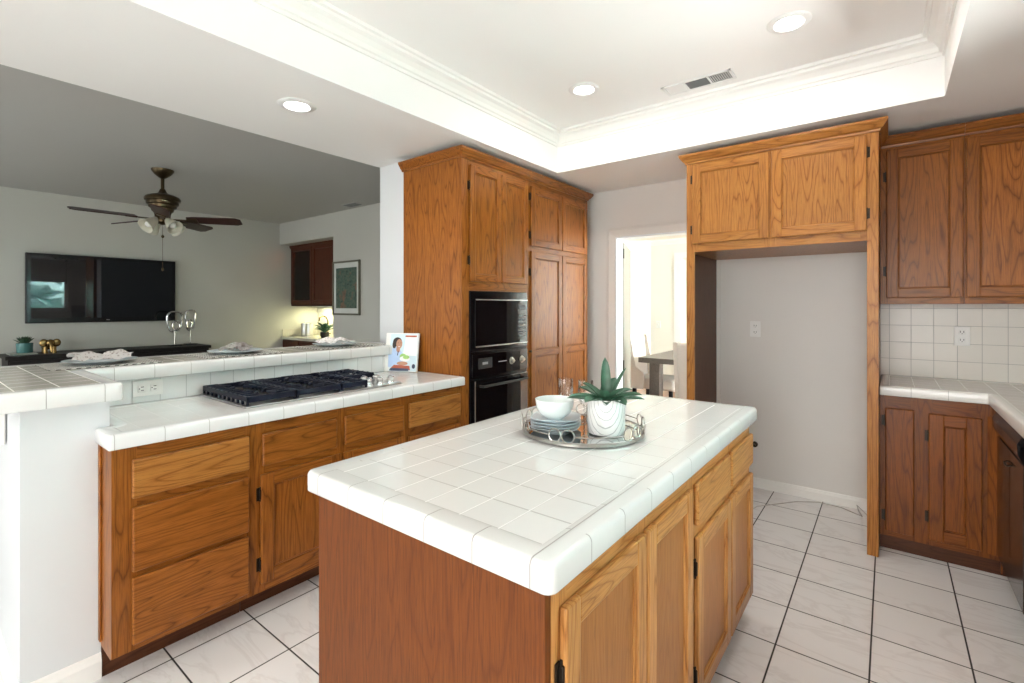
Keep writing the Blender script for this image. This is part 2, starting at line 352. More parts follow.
def rounded(pts, r, n=4):
    out = []; N = len(pts)
    for i in range(N):
        p = Vector(pts[i]); a = Vector(pts[i-1]); b = Vector(pts[(i+1) % N])
        u = (a-p).normalized()*r; v = (b-p).normalized()*r
        for k in range(n+1):
            t_ = k/n; out.append(tuple((p+u*(1-t_)**2+v*t_**2)))
    return out
def slab_top(path, ztop, zbot, name, mats, parent, r=0.016, lip=0.05):
    """tiled counter: path counter-clockwise; mats = [field tile, cap tile]; bullnose cap tiles round the rim"""
    bm = B()
    prof = [(-0.03, zbot), (-0.002, zbot), (0, zbot+0.003), (0, ztop-0.010), (-0.002, ztop-0.004), (-0.006, ztop+0.0005), (-0.013, ztop+0.002), (-lip+0.012, ztop+0.002), (-lip, ztop)]
    N = len(path); loops = []
    for o, z in prof:
        lp = []
        for i in range(N):
            p = Vector(path[i]); u = (Vector(path[i-1])-p).normalized(); v = (Vector(path[(i+1) % N])-p).normalized()
            convex = u.x*v.y-u.y*v.x < 0
            if convex: Rr = max(r+o, 0.0); C_ = p+(u+v)*max(r, -o)
            else: Rr = r-o; C_ = p+(u+v)*r
            for k in range(6):
                a_ = PI/2*k/5; q = C_-(v*math.cos(a_)+u*math.sin(a_))*Rr; lp.append((q.x, q.y, z))
        loops.append([bm.verts.new(q) for q in lp])
    n_ = len(loops[0])
    for A_, B_ in zip(loops, loops[1:]):
        for i in range(n_):
            try: bm.faces.new((A_[i], A_[(i+1) % n_], B_[(i+1) % n_], B_[i])).material_index = 1
            except Exception: pass
    seen = []
    for q in loops[-1]:
        if not seen or (q.co-seen[-1].co).length > 1e-5: seen.append(q)
    R = [[q] for q in seen]
    top = bm.faces.new([q[-1] for q in R]); top.material_index = 0; bm.faces.new(loops[0]).material_index = 1
    for f in bm.faces: f.smooth = True
    top.smooth = False
    rim = [f for f in bm.faces if f is not top]
    bm.normal_update()
    bmesh.ops.split_edges(bm, edges=[e for e in top.edges])
    bmesh.ops.remove_doubles(bm, verts=[v for v in bm.verts if not any(f is top for f in v.link_faces)], dist=1e-6)
    bmesh.ops.triangulate(bm, faces=[f for f in bm.faces if len(f.verts) > 4], ngon_method='EAR_CLIP')
    return obj(name, bm, mats, parent)

# ------------------------------------------------------------------ setting: floors, walls, ceilings
bm = B(); box(bm, -3.0, 1.15, -2.9, 4.11, -0.1, 0.0); struct('floor', bm, M['floor'])
bm = B(); box(bm, -7.2, -3.0, -2.9, 4.3, -0.1, -0.001); struct('floor_family', bm, M['carpet'])
bm = B(); box(bm, -4.9, 1.6, 4.11, 7.9, -0.1, -0.001); struct('floor_dining', bm, M['dfloor'])
ZC = 2.40; ZF = 2.556; ZT = 2.70
bm = B()
box(bm, -3.015, -2.04, -2.9, 4.11, ZC, 2.82); box(bm, 0.222, 1.15, -2.9, 4.11, ZC, 2.82)
box(bm, -2.04, 0.222, 3.205, 4.11, ZC, 2.82); box(bm, -2.04, 0.222, -2.9, -0.7, ZC, 2.82)
box(bm, -2.04, 0.222, -0.7, 3.205, ZT, 2.82); struct('ceiling', bm, M['ceil'])
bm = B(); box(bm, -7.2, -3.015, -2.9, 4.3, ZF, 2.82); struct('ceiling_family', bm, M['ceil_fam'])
bm = B(); box(bm, -4.9, 1.6, 4.11, 7.9, 2.42, 2.82); struct('ceiling_dining', bm, M['cream'])
# tray crown moulding
bm = B(); tr = [(-2.04, -0.7), (0.222, -0.7), (0.222, 3.205), (-2.04, 3.205)]
sweep(bm, tr, [(0, 2.60), (0.010, 2.60), (0.012, 2.615), (0.022, 2.62), (0.028, 2.64), (0.045, 2.66), (0.068, 2.668), (0.07, 2.682), (0.085, 2.685), (0.088, ZT), (0, ZT)], closed=True, side=-1)
struct('trim_1', bm, M['trimw'])
# back wall with the doorway to the dining room
bm = B(); box(bm, -2.71, -1.925, 3.99, 4.11, 0, ZC); box(bm, -1.925, -1.12, 3.99, 4.11, 1.975, ZC); box(bm, -1.12, 1.15, 3.99, 4.11, 0, ZC)
struct('wall_back', bm, M['wall'])
bm = B(); sweep(bm, [(-1.925, 0), (-1.925, 1.975), (-1.12, 1.975), (-1.12, 0)], [(0, 0), (0.06, 0), (0.085, 0), (0.085, 0.012), (0.06, 0.018), (0.012, 0.010), (0, 0.010)], side=-1)
bmesh.ops.transform(bm, matrix=Matrix(((1, 0, 0, 0), (0, 0, -1, 3.99), (0, 1, 0, 0), (0, 0, 0, 1))), verts=bm.verts); struct('trim_2', bm, M['wall'])
bm = B(); box(bm, -1.927, -1.914, 3.985, 4.115, 0, 1.975); box(bm, -1.135, -1.118, 3.985, 4.115, 0, 1.975); box(bm, -1.914, -1.135, 3.985, 4.115, 1.962, 1.976); struct('trim_3', bm, M['jamb'])
# partition column between kitchen and family room (carries the header)
bm = B(); box(bm, -3.015, -2.71, 2.262, 4.11, 0, ZC); struct('wall_left', bm, M['wall_white'])
# pony wall under the raised bar, with the thick end by the cabinets
bm = B(); poly(bm, [(-2.95, 0.265), (-2.28, 0.265), (-2.28, 0.50), (-2.718, 0.50), (-2.718, 2.245), (-2.95, 2.245)], 0, 1.03); struct('wall_peninsula', bm, M['wall_white'])
# family room shell
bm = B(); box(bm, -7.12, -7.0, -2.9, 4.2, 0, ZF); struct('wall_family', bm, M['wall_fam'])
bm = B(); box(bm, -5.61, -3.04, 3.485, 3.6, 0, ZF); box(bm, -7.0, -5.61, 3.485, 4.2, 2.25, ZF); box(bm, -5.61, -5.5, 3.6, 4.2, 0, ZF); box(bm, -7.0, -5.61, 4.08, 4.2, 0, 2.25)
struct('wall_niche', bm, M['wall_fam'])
# right wall with the sink window; front wall with two glass doors
wy0, wy1, wz0, wz1 = 0.70, 2.50, 1.27, 1.95
bm = B(); box(bm, 1.0, 1.15, -2.9, wy0, 0, ZC); box(bm, 1.0, 1.15, wy1, 4.11, 0, ZC); box(bm, 1.0, 1.15, wy0, wy1, 0, wz0); box(bm, 1.0, 1.15, wy0, wy1, wz1, ZC)
struct('wall_right', bm, M['wall'])
bm = B(); box(bm, -7.2, -6.7, -2.9, -2.78, 0, ZF); box(bm, -3.9, -1.8, -2.9, -2.78, 0, ZC); box(bm, 1.0, 1.15, -2.9, -2.78, 0, ZC); box(bm, -6.7, -3.9, -2.9, -2.78, 2.2, ZF); box(bm, -1.8, 1.0, -2.9, -2.78, 2.2, ZC)
struct('wall_front', bm, M['wall'])
bm = B(); box(bm, -8.5, 2.2, -7.0, -2.9, 2.5, 2.6); struct('sky_block_roof', bm, M['wall'])  # unseen cover added to keep high sky light off the glass doors
bm = B(); box(bm, -8.5, 2.2, -7.2, -7.0, -0.1, 2.3); box(bm, -8.6, -8.5, -7.2, -2.9, -0.1, 2.6); box(bm, 2.2, 2.3, -7.2, -2.9, -0.1, 2.6); struct('wall_patio', bm, M['wall'])  # unseen screen added to block low sky light at the glass doors
for nm, a, b in (('door_1', -1.8, 1.0), ('door_2', -6.7, -3.9)):
    bm = B(); c_ = (a+b)/2
    for x in (a+0.04, c_, b-0.04): box(bm, x-0.04, x+0.04, -2.87, -2.80, 0, 2.2)
    box(bm, a, b, -2.87, -2.80, 0, 0.07); box(bm, a, b, -2.87, -2.80, 2.12, 2.2); f = struct(nm, bm, M['trimw'])
    bm = B(); box(bm, a+0.05, b-0.05, -2.85, -2.845, 0.05, 2.14); obj('pane', bm, M['pane'], f)
bm = B()
for y in (wy0+0.025, (wy0+wy1)/2, wy1-0.025): box(bm, 1.03, 1.09, y-0.025, y+0.025, wz0, wz1)
box(bm, 1.03, 1.09, wy0, wy1, wz0, wz0+0.05); box(bm, 1.03, 1.09, wy0, wy1, wz1-0.05, wz1); box(bm, 0.975, 1.0, wy0-0.05, wy1+0.05, wz0-0.03, wz0)
f = struct('window_1', bm, M['trimw']); bm = B(); box(bm, 1.058, 1.062, wy0+0.03, wy1-0.03, wz0+0.03, wz1-0.03); obj('pane', bm, M['pane'], f)
bm = B(); box(bm, -12, 9, -12, -2.9, -0.15, -0.1); box(bm, 1.6, 9, -2.9, 12, -0.15, -0.1); struct('ground', bm, M['patio'])
# dining room shell
bm = B(); poly(bm, [(-3.06, 7.63), (-4.70, 6.354), (-4.80, 6.50), (-3.06, 7.85)], 0, 2.42); poly(bm, [(-4.70, 4.0), (-4.70, 6.354), (-4.85, 6.5), (-4.85, 4.0)], 0, 2.42)
box(bm, -3.06, -2.56, 7.63, 7.85, 0, 2.42); box(bm, -2.56, -1.6, 7.63, 7.85, 2.10, 2.42); box(bm, -1.6, 1.6, 7.63, 7.85, 0, 2.42); box(bm, -2.6, -1.5, 8.6, 8.7, 0, 2.42)
box(bm, -2.68, -2.56, 7.85, 8.7, 0, 2.42); box(bm, -1.6, -1.48, 7.85, 8.7, 0, 2.42)
struct('wall_dining', bm, M['cream'])
bm = B(); box(bm, -2.6, -1.5, 7.85, 8.7, 2.42, 2.5); struct('ceiling_hall', bm, M['cream']); bm = B(); box(bm, -2.6, -1.5, 7.85, 8.7, -0.1, -0.001); struct('floor_hall', bm, M['dfloor'])
bm = B(); box(bm, 1.5, 1.6, 4.11, 7.7, 0, 0.6); box(bm, 1.5, 1.6, 4.11, 7.7, 2.3, 2.42); struct('wall_dining_right', bm, M['cream'])
bm = B(); sweep(bm, [(-4.70, 4.11), (-4.70, 6.354), (-3.06, 7.63), (1.5, 7.63)], [(0, 2.34), (0.012, 2.34), (0.03, 2.37), (0.055, 2.395), (0.06, 2.42), (0, 2.42)], side=1); struct('trim_4', bm, M['trimw'])
bm = B(); box(bm, -2.67, -2.56, 7.61, 7.63, 0, 2.20); box(bm, -1.60, -1.49, 7.61, 7.63, 0, 2.20); box(bm, -2.56, -1.60, 7.61, 7.63, 2.10, 2.20); struct('trim_5', bm, M['trimw'])
# baseboards
BP = [(0, 0.0), (0.012, 0.0), (0.012, 0.052), (0.008, 0.062), (0.005, 0.072), (0, 0.075)]
bm = B(); sweep(bm, [(-1.045, 3.99), (-0.06, 3.99)], BP); struct('baseboard_back', bm, M['trimw'])
bm = B(); sweep(bm, [(-2.95, 0.265), (-2.28, 0.265), (-2.28, 0.475)], [(o_, z_*1.22) for o_, z_ in BP]); struct('baseboard_left', bm, M['trimw'])
bm = B(); sweep(bm, [(-2.715, 3.99), (-1.99, 3.99)], BP); struct('baseboard_back.001', bm, M['trimw'])
bm = B(); sweep(bm, [(-5.61, 3.485), (-3.04, 3.485)], BP); struct('baseboard_family', bm, M['trimw'])

# ------------------------------------------------------------------ cabinet vocabulary
def fbox(bm, ax, pl, n, a0, a1, z0, z1, d0, d1, bev=0.0, mi=0, seg=2):
    """box on a cabinet face: a along the face axis, d outward from plane pl in direction n"""
    p, q = sorted((pl+n*d0, pl+n*d1))
    if ax == 'y': return box(bm, p, q, a0, a1, z0, z1, bev, mi, seg)
    return box(bm, a0, a1, p, q, z0, z1, bev, mi, seg)
def hinge(parent, ax, pl, n, a, z, side):
    bm = B(); fbox(bm, ax, pl, n, a-0.007, a+0.007, z-0.028, z+0.028, 0.0005, 0.004, 0.001)
    c = a+side*0.006
    fbox(bm, ax, pl, n, c-0.004, c+0.004, z-0.022, z+0.022, 0.002, 0.014, 0.003)
    fbox(bm, ax, pl, n, c-0.003, c+0.003, z-0.032, z+0.032, 0.004, 0.010, 0.0025)
    return obj('hinge', bm, M['iron'], parent)
def door(parent, ax, pl, n, a0, a1, z0, z1, wood, hs=0, pw=None, rail=0.055, th=0.018, mid=None, name='door', glass=None):
    """framed door with recessed panel: stiles upright, rails across; hs = side with the hinges"""
    h = wood[0] if ax == 'x' else wood[1]; v = wood[2]
    bm = B(); b = 0.005
    fbox(bm, ax, pl, n, a0, a0+rail, z0, z1, 0.001, th, b, 0); fbox(bm, ax, pl, n, a1-rail, a1, z0, z1, 0.001, th, b, 0)
    rails = [(z0, z0+rail), (z1-rail, z1)] + ([(mid-rail/2, mid+rail/2)] if mid else [])
    for q0, q1 in rails: fbox(bm, ax, pl, n, a0+rail-0.004, a1-rail+0.004, q0, q1, 0.001, th-0.0006, b, 1)
    # ogee inside the frame
    i0, i1 = a0+rail, a1-rail
    for q0, q1 in ([(z0+rail, z1-rail)] if not mid else [(z0+rail, mid-rail/2), (mid+rail/2, z1-rail)]):
        for (u0, u1, w0, w1) in ((i0, i0+0.006, q0, q1), (i1-0.006, i1, q0, q1)): fbox(bm, ax, pl, n, u0, u1, w0, w1, 0.001, th-0.007, 0.002, 0, 1)
        for (u0, u1, w0, w1) in ((i0, i1, q0, q0+0.006), (i0, i1, q1-0.006, q1)): fbox(bm, ax, pl, n, u0, u1, w0, w1, 0.001, th-0.007, 0.002, 1, 1)
    d = obj(name, bm, [v, h], parent)
    for q0, q1 in ([(z0+rail, z1-rail)] if not mid else [(z0+rail, mid-rail/2), (mid+rail/2, z1-rail)]):
        bm = B(); fbox(bm, ax, pl, n, i0-0.002, i1+0.002, q0-0.002, q1+0.002, 0.001, th-0.011); obj('panel', bm, glass or (pw[2] if pw else v), d)
    if hs:
        a = (a0-0.008) if hs < 0 else (a1+0.008)
        hz = min(0.16, (z1-z0)*0.18)
        for z in (z0+hz, z1-hz): hinge(d, ax, pl, n, a, z, -hs)
    return d
def slab(parent, ax, pl, n, a0, a1, z0, z1, wood, name='drawer', th=0.018, grain='h'):
    bm = B(); fbox(bm, ax, pl, n, a0, a1, z0, z1, 0.001, th, 0.006, 0, 3)
    return obj(name, bm, (wood[0] if ax == 'x' else wood[1]) if grain == 'h' else wood[2], parent)
def frame(parent, ax, pl, n, a0, a1, z0, z1, openings, wood, th=0.019, name='face_frame'):
    """face frame as a grid of stiles and rails left between openings (a0,a1,z0,z1)"""
    As = sorted({a0, a1, *[o[0] for o in openings], *[o[1] for o in openings]}); Zs = sorted({z0, z1, *[o[2] for o in openings], *[o[3] for o in openings]})
    inside = lambda a, z: any(o[0] < a < o[1] and o[2] < z < o[3] for o in openings)
    bm = B(); full = []
    for i in range(len(As)-1):
        run = None
        for j in range(len(Zs)-1):
            solid = not inside((As[i]+As[i+1])/2, (Zs[j]+Zs[j+1])/2)
            if solid and run is None: run = Zs[j]
            if (not solid or j == len(Zs)-2) and run is not None:
                top = Zs[j+1] if solid else Zs[j]
                fbox(bm, ax, pl, n, As[i], As[i+1], run, top, -th, 0, 0, 0 if (top-run) > (z1-z0)*0.9 else 1); run = None
    bmesh.ops.remove_doubles(bm, verts=bm.verts, dist=1e-5)
    return obj(name, bm, [wood[2], wood[0] if ax == 'x' else wood[1]], parent)
def bxobj(name, parent, mat, *a, **k):
    bm = B(); box(bm, *a, **k); return obj(name, bm, mat, parent)
CROWN = [(0, 2.305), (0.008, 2.305), (0.010, 2.316), (0.020, 2.323), (0.030, 2.338), (0.038, 2.349), (0.041, 2.354), (0.041, 2.366), (0, 2.366)]

# ------------------------------------------------------------------ left run: base cabinets under the cooktop
FX = -2.135
def left_base(y0, y1, label, build, panel_side=False):
    c = thing('base_cabinet', label, 'cabinet', ((FX-2.71)/2, (y0+y1)/2, 0), 0, 'base cabinets under the cooktop counter')
    bxobj('body', c, OA[2], -2.70, FX-0.019, y0+(0.002 if not panel_side else 0.03), y1-0.002, 0.115, 0.862) if not panel_side else bxobj('body', c, OA[2], -2.70, FX-0.019, y0+0.04, y1-0.002, 0.115, 0.862)
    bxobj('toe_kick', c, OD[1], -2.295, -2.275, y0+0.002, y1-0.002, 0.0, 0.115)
    build(c)
    return c
def bA(c):
    ops = [(0.545, 0.915, 0.150, 0.385), (0.545, 0.915, 0.405, 0.635), (0.545, 0.915, 0.68, 0.80)]
    frame(c, 'y', FX, 1, 0.473, 0.955, 0.128, 0.862, ops, OA)
    bm = B(); box(bm, -2.275, FX-0.019, 0.473, 0.500, 0.128, 0.862); box(bm, -2.279, -2.255, 0.466, 0.473, 0.14, 0.862, 0.002); obj('side_panel', bm, OA[2], c)
    slab(c, 'y', FX, 1, 0.529, 0.929, 0.672, 0.812, OH); slab(c, 'y', FX, 1, 0.529, 0.927, 0.410, 0.641, OA); slab(c, 'y', FX, 1, 0.529, 0.927, 0.150, 0.390, OA)
left_base(0.473, 0.955, 'oak base cabinet with three stacked drawers at the white wall end', bA)
def bB(c):
    frame(c, 'y', FX, 1, 0.955, 1.768, 0.128, 0.862, [(1.0, 1.345, 0.18, 0.62), (1.40, 1.73, 0.18, 0.62), (1.0, 1.32, 0.68, 0.80), (1.40, 1.73, 0.68, 0.80)], OA)
    slab(c, 'y', FX, 1, 0.984, 1.338, 0.670, 0.810, OA); slab(c, 'y', FX, 1, 1.383, 1.748, 0.672, 0.812, OA)
    door(c, 'y', FX, 1, 0.977, 1.362, 0.165, 0.636, OA, -1); door(c, 'y', FX, 1, 1.376, 1.752, 0.165, 0.636, OA, 1)
left_base(0.955, 1.768, 'oak double-door base cabinet directly below the gas cooktop', bB)
def bC(c):
    frame(c, 'y', FX, 1, 1.768, 2.223, 0.128, 0.862, [(1.81, 2.18, 0.18, 0.61), (1.81, 2.18, 0.68, 0.80)], OA)
    slab(c, 'y', FX, 1, 1.790, 2.200, 0.672, 0.812, OH); door(c, 'y', FX, 1, 1.790, 2.200, 0.165, 0.628, OA, 1)
left_base(1.768, 2.223, 'oak base cabinet with one drawer beside the tall oven cabinet', bC)

c = thing('tiled_countertop', 'white tiled counter holding the cooktop, with a low tile backsplash', 'countertop', (-2.4, 1.33, 0.865))
slab_top([(-2.712, 0.503), (-2.28, 0.503), (-2.28, 0.457), (-2.098, 0.457), (-2.098, 2.222), (-2.712, 2.222)], 0.914, 0.863, 'worktop', [M['cnt_top'], M['cnt_cap']], c, r=0.008)
bm = B(); box(bm, -2.718, -2.708, 0.503, 2.222, 0.914, 1.029); obj('backsplash', bm, M['splash_y'], c)
c = thing('bar_countertop', 'raised L-shaped tiled bar ledge above the white pony wall', 'countertop', (-2.85, 1.2, 1.03))
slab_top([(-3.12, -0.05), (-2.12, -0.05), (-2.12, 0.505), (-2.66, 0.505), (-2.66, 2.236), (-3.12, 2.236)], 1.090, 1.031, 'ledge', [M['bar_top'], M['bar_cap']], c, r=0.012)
bm = B(); box(bm, -2.60, -2.56, 0.10, 0.26, 0.98, 1.03, 0.004); box(bm, -2.60, -2.56, 0.235, 0.26, 0.85, 1.03, 0.004); obj('bracket', bm, M['trimw'], c)

# ------------------------------------------------------------------ tall oven cabinet and pantry
c = thing('oven_cabinet', 'tall oak cabinet with built-in black ovens and two short doors on top', 'cabinet', (-2.42, 2.58, 0))
PX = -2.135
bm = B(); box(bm, -2.70, PX-0.019, 2.225, 2.24, 0.1, 2.32); obj('side_panel', bm, OA[2], c)
bm = B(); box(bm, -2.70, PX-0.03, 2.24, 2.94, 1.46, 2.32); box(bm, -2.70, PX-0.03, 2.24, 2.94, 0.1, 0.33); box(bm, -2.70, -2.66, 2.24, 2.94, 0.33, 1.46); box(bm, -2.70, PX-0.03, 2.925, 2.94, 0.33, 1.46); obj('body', bm, OA[2], c)
frame(c, 'y', PX, 1, 2.225, 2.94, 0.1, 2.32, [(2.292, 2.922, 0.345, 1.462), (2.32, 2.90, 1.56, 2.24), (2.32, 2.90, 0.14, 0.30)], OA)
bxobj('toe_kick', c, OD[1], -2.24, -2.22, 2.225, 2.94, 0, 0.1)
door(c, 'y', PX, 1, 2.292, 2.607, 1.520, 2.275, OA, -1, rail=0.05); door(c, 'y', PX, 1, 2.611, 2.918, 1.520, 2.275, OA, 1, rail=0.05)
slab(c, 'y', PX, 1, 2.30, 2.91, 0.13, 0.31, OA)
bm = B(); sweep(bm, [(-2.71, 2.225), (PX, 2.225), (PX, 2.94)], CROWN, side=1); obj('crown', bm, OA[1], c)
c = thing('pantry_cabinet', 'tall oak pantry with long double doors between ovens and doorway wall', 'cabinet', (-2.42, 3.4, 0))
bm = B(); box(bm, -2.70, PX-0.019, 2.941, 3.845, 0.1, 2.32); obj('body', bm, OA[2], c)
frame(c, 'y', PX, 1, 2.94, 3.85, 0.1, 2.32, [(2.99, 3.80, 0.2, 1.75), (2.99, 3.80, 1.83, 2.25)], OA)
bxobj('toe_kick', c, OD[1], -2.24, -2.22, 2.94, 3.85, 0, 0.1)
door(c, 'y', PX, 1, 2.965, 3.400, 1.815, 2.268, OA, -1); door(c, 'y', PX, 1, 3.406, 3.822, 1.815, 2.268, OA, 1)
door(c, 'y', PX, 1, 2.965, 3.400, 0.14, 1.776, OA, -1, mid=1.00); door(c, 'y', PX, 1, 3.406, 3.822, 0.14, 1.776, OA, 1, mid=1.00)
bm = B(); sweep(bm, [(PX, 2.94), (PX, 3.85), (-2.71, 3.85)], CROWN, side=1); obj('crown', bm, OA[1], c)
bm = B(); lathe(bm, 0, 0, [(0.004, 0), (0.004, 0.012), (0.009, 0.016), (0.010, 0.022), (0.006, 0.027)], 12)
bmesh.ops.transform(bm, matrix=Matrix.Translation((PX+0.0, 2.952, 1.02)) @ Matrix.Rotation(PI/2, 4, 'Y'), verts=bm.verts); obj('latch', bm, M['iron'], c)

# built-in microwave and wall oven (black glass)
c = thing('microwave', 'black built-in microwave above the wall oven', 'microwave', (-2.3, 2.61, 1.05))
bm = B(); box(bm, -2.64, PX+0.008, 2.296, 2.918, 1.058, 1.458, 0.003); obj('housing', bm, M['black'], c)
bm = B(); fbox(bm, 'y', PX, 1, 2.330, 2.905, 1.085, 1.405, 0.009, 0.022, 0.004); d = obj('door', bm, M['blackglass'], c)
bm = B(); fbox(bm, 'y', PX, 1, 2.335, 2.905, 1.398, 1.405, 0.020, 0.026, 0.001); obj('trim_bar', bm, M['steel'], d)
bm = B(); fbox(bm, 'y', PX, 1, 2.335, 2.905, 1.090, 1.097, 0.020, 0.026, 0.001); obj('trim_bar', bm, M['steel'], d)
bm = B(); fbox(bm, 'y', PX, 1, 2.785, 2.895, 1.115, 1.385, 0.0215, 0.0235, 0.0006)
cp = obj('control_panel', bm, M['black'], d)
bm = B()
for i in range(3):
    for j in range(6): fbox(bm, 'y', PX, 1, 2.800+i*0.030, 2.820+i*0.030, 1.135+j*0.030, 1.150+j*0.030, 0.0232, 0.0242)
fbox(bm, 'y', PX, 1, 2.80, 2.88, 1.335, 1.365, 0.0232, 0.0242); obj('button_field', bm, plain('button_grey', (0.10, 0.11, 0.12, 1), 0.4), d)
c = thing('wall_oven', 'black wall oven with two dials and bar handle in oak tower', 'oven', (-2.3, 2.61, 0.36))
bm = B(); box(bm, -2.64, PX+0.006, 2.296, 2.918, 0.35, 1.056, 0.003); obj('housing', bm, M['black'], c)
bm = B(); fbox(bm, 'y', PX, 1, 2.305, 2.910, 0.895, 1.045, 0.007, 0.020, 0.004); cp = obj('control_panel', bm, M['blackglass'], c)
bm = B(); fbox(bm, 'y', PX, 1, 2.36, 2.50, 0.945, 1.015, 0.0195, 0.023, 0.003); obj('display', bm, M['blackmat'], cp)
bm = B(); fbox(bm, 'y', PX, 1, 2.40, 2.455, 0.972, 0.988, 0.0228, 0.0235); obj('clock_digits', bm, plain('digit_grey', (0.3, 0.3, 0.3, 1), 0.4), cp); bm = B(); fbox(bm, 'y', PX, 1, 2.57, 2.66, 0.975, 0.980, 0.0195, 0.0205); obj('marking', bm, plain('oven_marking', (0.45, 0.45, 0.45, 1), 0.4), cp)
for y in (2.715, 2.835):
    bm = B(); lathe(bm, 0, 0, [(0.026, 0), (0.026, 0.003), (0.017, 0.004), (0.016, 0.018), (0.013, 0.020)], 20); box(bm, -0.003, 0.003, -0.015, 0.015, 0.019, 0.024, 0.001)
    bmesh.ops.transform(bm, matrix=Matrix.Translation((PX+0.020, y, 0.972)) @ Matrix.Rotation(PI/2, 4, 'Y'), verts=bm.verts); obj('dial', bm, M['nickel'], cp, smooth=True)
bm = B(); fbox(bm, 'y', PX, 1, 2.320, 2.905, 0.375, 0.875, 0.007, 0.026, 0.005); d = obj('door', bm, M['blackglass'], c)
bm = B(); tube(bm, [(PX+0.026, 2.37, 0.835), (PX+0.058, 2.375, 0.835), (PX+0.062, 2.40, 0.835), (PX+0.062, 2.83, 0.835), (PX+0.058, 2.855, 0.835), (PX+0.026, 2.86, 0.835)], 0.009); obj('handle', bm, M['blackmat'], d, smooth=True)
bm = B(); fbox(bm, 'y', PX, 1, 2.322, 2.328, 0.38, 0.87, 0.025, 0.028); obj('edge_strip', bm, M['steel'], d)

# ------------------------------------------------------------------ fridge surround with upper cabinet
c = thing('fridge_surround', 'tall oak refrigerator enclosure around an empty alcove, two doors above', 'cabinet', (-0.555, 3.64, 0))
FY = 3.30
bm = B(); box(bm, -1.067, -1.060, FY, 3.988, 0, 1.72); obj('side_panel', bm, OD[2], c, label='shaded brown inner side panel')  # dark oak puts the alcove shade into this panel's colour
bm = B(); box(bm, -0.058, -0.040, FY, 3.988, 0, 1.72); obj('side_panel', bm, OH[2], c)
bm = B(); box(bm, -1.067, -0.040, FY+0.001, 3.988, 1.72, 2.32); obj('body', bm, OH[2], c)
bm = B(); box(bm, -1.067, -1.016, FY-0.019, FY, 0, 2.32, 0.001); obj('stile', bm, OH[2], c)
bm = B(); box(bm, -0.091, -0.040, FY-0.019, FY, 0, 2.32, 0.001); obj('stile', bm, OH[2], c)
frame(c, 'x', FY-0.019, -1, -1.016, -0.091, 1.718, 2.32, [(-0.99, -0.60, 1.80, 2.27), (-0.53, -0.12, 1.80, 2.27)], OH)
FD = FY-0.019
door(c, 'x', FD, -1, -1.026, -0.569, 1.772, 2.294, OH, -1, rail=0.056); door(c, 'x', FD, -1, -0.556, -0.092, 1.772, 2.294, OH, 1, rail=0.056)
bm = B(); sweep(bm, [(-1.067, 3.985), (-1.067, FD), (-0.040, FD), (-0.040, 3.985)], CROWN, side=1)
obj('crown', bm, OH[0], c)

# ------------------------------------------------------------------ right: wall cabinets, base cabinets, counter
UY = 3.66
def wallcab(x0, x1, doors, label, nm='wall_cabinet'):
    c = thing(nm, label, 'cabinet', ((x0+x1)/2, 3.82, 1.37), 0, 'oak wall cabinets over the right counter')
    bm = B(); box(bm, x0+0.001, x1-0.001, UY+0.019, 3.980, 1.372, 2.32); obj('body', bm, OA[2], c)
    frame(c, 'x', UY, -1, x0, x1, 1.372, 2.32, [(d[0]+0.015, d[1]-0.015, 1.43, 2.28) for d in doors], OA)
    for d in doors: door(c, 'x', UY, -1, d[0], d[1], 1.408, 2.290, OA, d[2], rail=0.058)
    bm = B(); sweep(bm, [(x0, UY), (x1, UY)], CROWN, side=1); obj('crown', bm, OA[0], c)
wallcab(-0.036, 0.335, [(-0.008, 0.330, -1)], 'oak wall cabinet beside the refrigerator enclosure, over tile backsplash')
wallcab(0.336, 0.998, [(0.341, 0.668, 1), (0.684, 0.985, 1)], 'oak wall cabinet at the right edge over the counter corner')
RY = 3.43
c = thing('base_cabinet', 'dark oak base cabinet with narrow and wide doors below the right counter', 'cabinet', (0.2, 3.7, 0))
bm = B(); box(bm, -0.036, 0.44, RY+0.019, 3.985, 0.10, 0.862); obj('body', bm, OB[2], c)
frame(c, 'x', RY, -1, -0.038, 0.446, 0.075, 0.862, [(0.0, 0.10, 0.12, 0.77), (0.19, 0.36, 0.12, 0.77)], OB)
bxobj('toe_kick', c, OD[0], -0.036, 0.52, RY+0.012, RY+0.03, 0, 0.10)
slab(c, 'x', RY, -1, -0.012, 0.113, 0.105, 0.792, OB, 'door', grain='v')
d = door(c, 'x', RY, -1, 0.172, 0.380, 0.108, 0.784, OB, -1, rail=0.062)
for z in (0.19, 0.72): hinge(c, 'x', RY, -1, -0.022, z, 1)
bm = B(); poly(bm, [(0.400, RY-0.001), (0.446, RY-0.018), (0.446, RY-0.001)], 0.10, 0.80); box(bm, 0.446, 0.452, RY-0.02, RY, 0.02, 0.862); obj('corner_filler', bm, OB[2], c)
RX = 0.446
c = thing('dishwasher', 'black dishwasher beyond the inside counter corner', 'dishwasher', (0.72, 3.08, 0))
bm = B(); box(bm, RX+0.004, 0.99, 2.785, 3.385, 0.10, 0.86, 0.003); obj('tub', bm, M['blackmat'], c)
bm = B(); box(bm, RX-0.018, RX+0.004, 2.79, 3.38, 0.12, 0.715, 0.005); obj('door', bm, plain('dishwasher_front', (0.035, 0.022, 0.016, 1), 0.22, coat=0.3), c)
bm = B(); pr = [(RX+0.002, 0.725), (RX-0.020, 0.728), (RX-0.034, 0.76), (RX-0.036, 0.80), (RX-0.020, 0.838), (RX+0.002, 0.845)]
a = [bm.verts.new((x, 2.79, z)) for x, z in pr]; b = [bm.verts.new((x, 3.38, z)) for x, z in pr]
for i in range(6): bm.faces.new((a[i], a[(i+1) % 6], b[(i+1) % 6], b[i]))
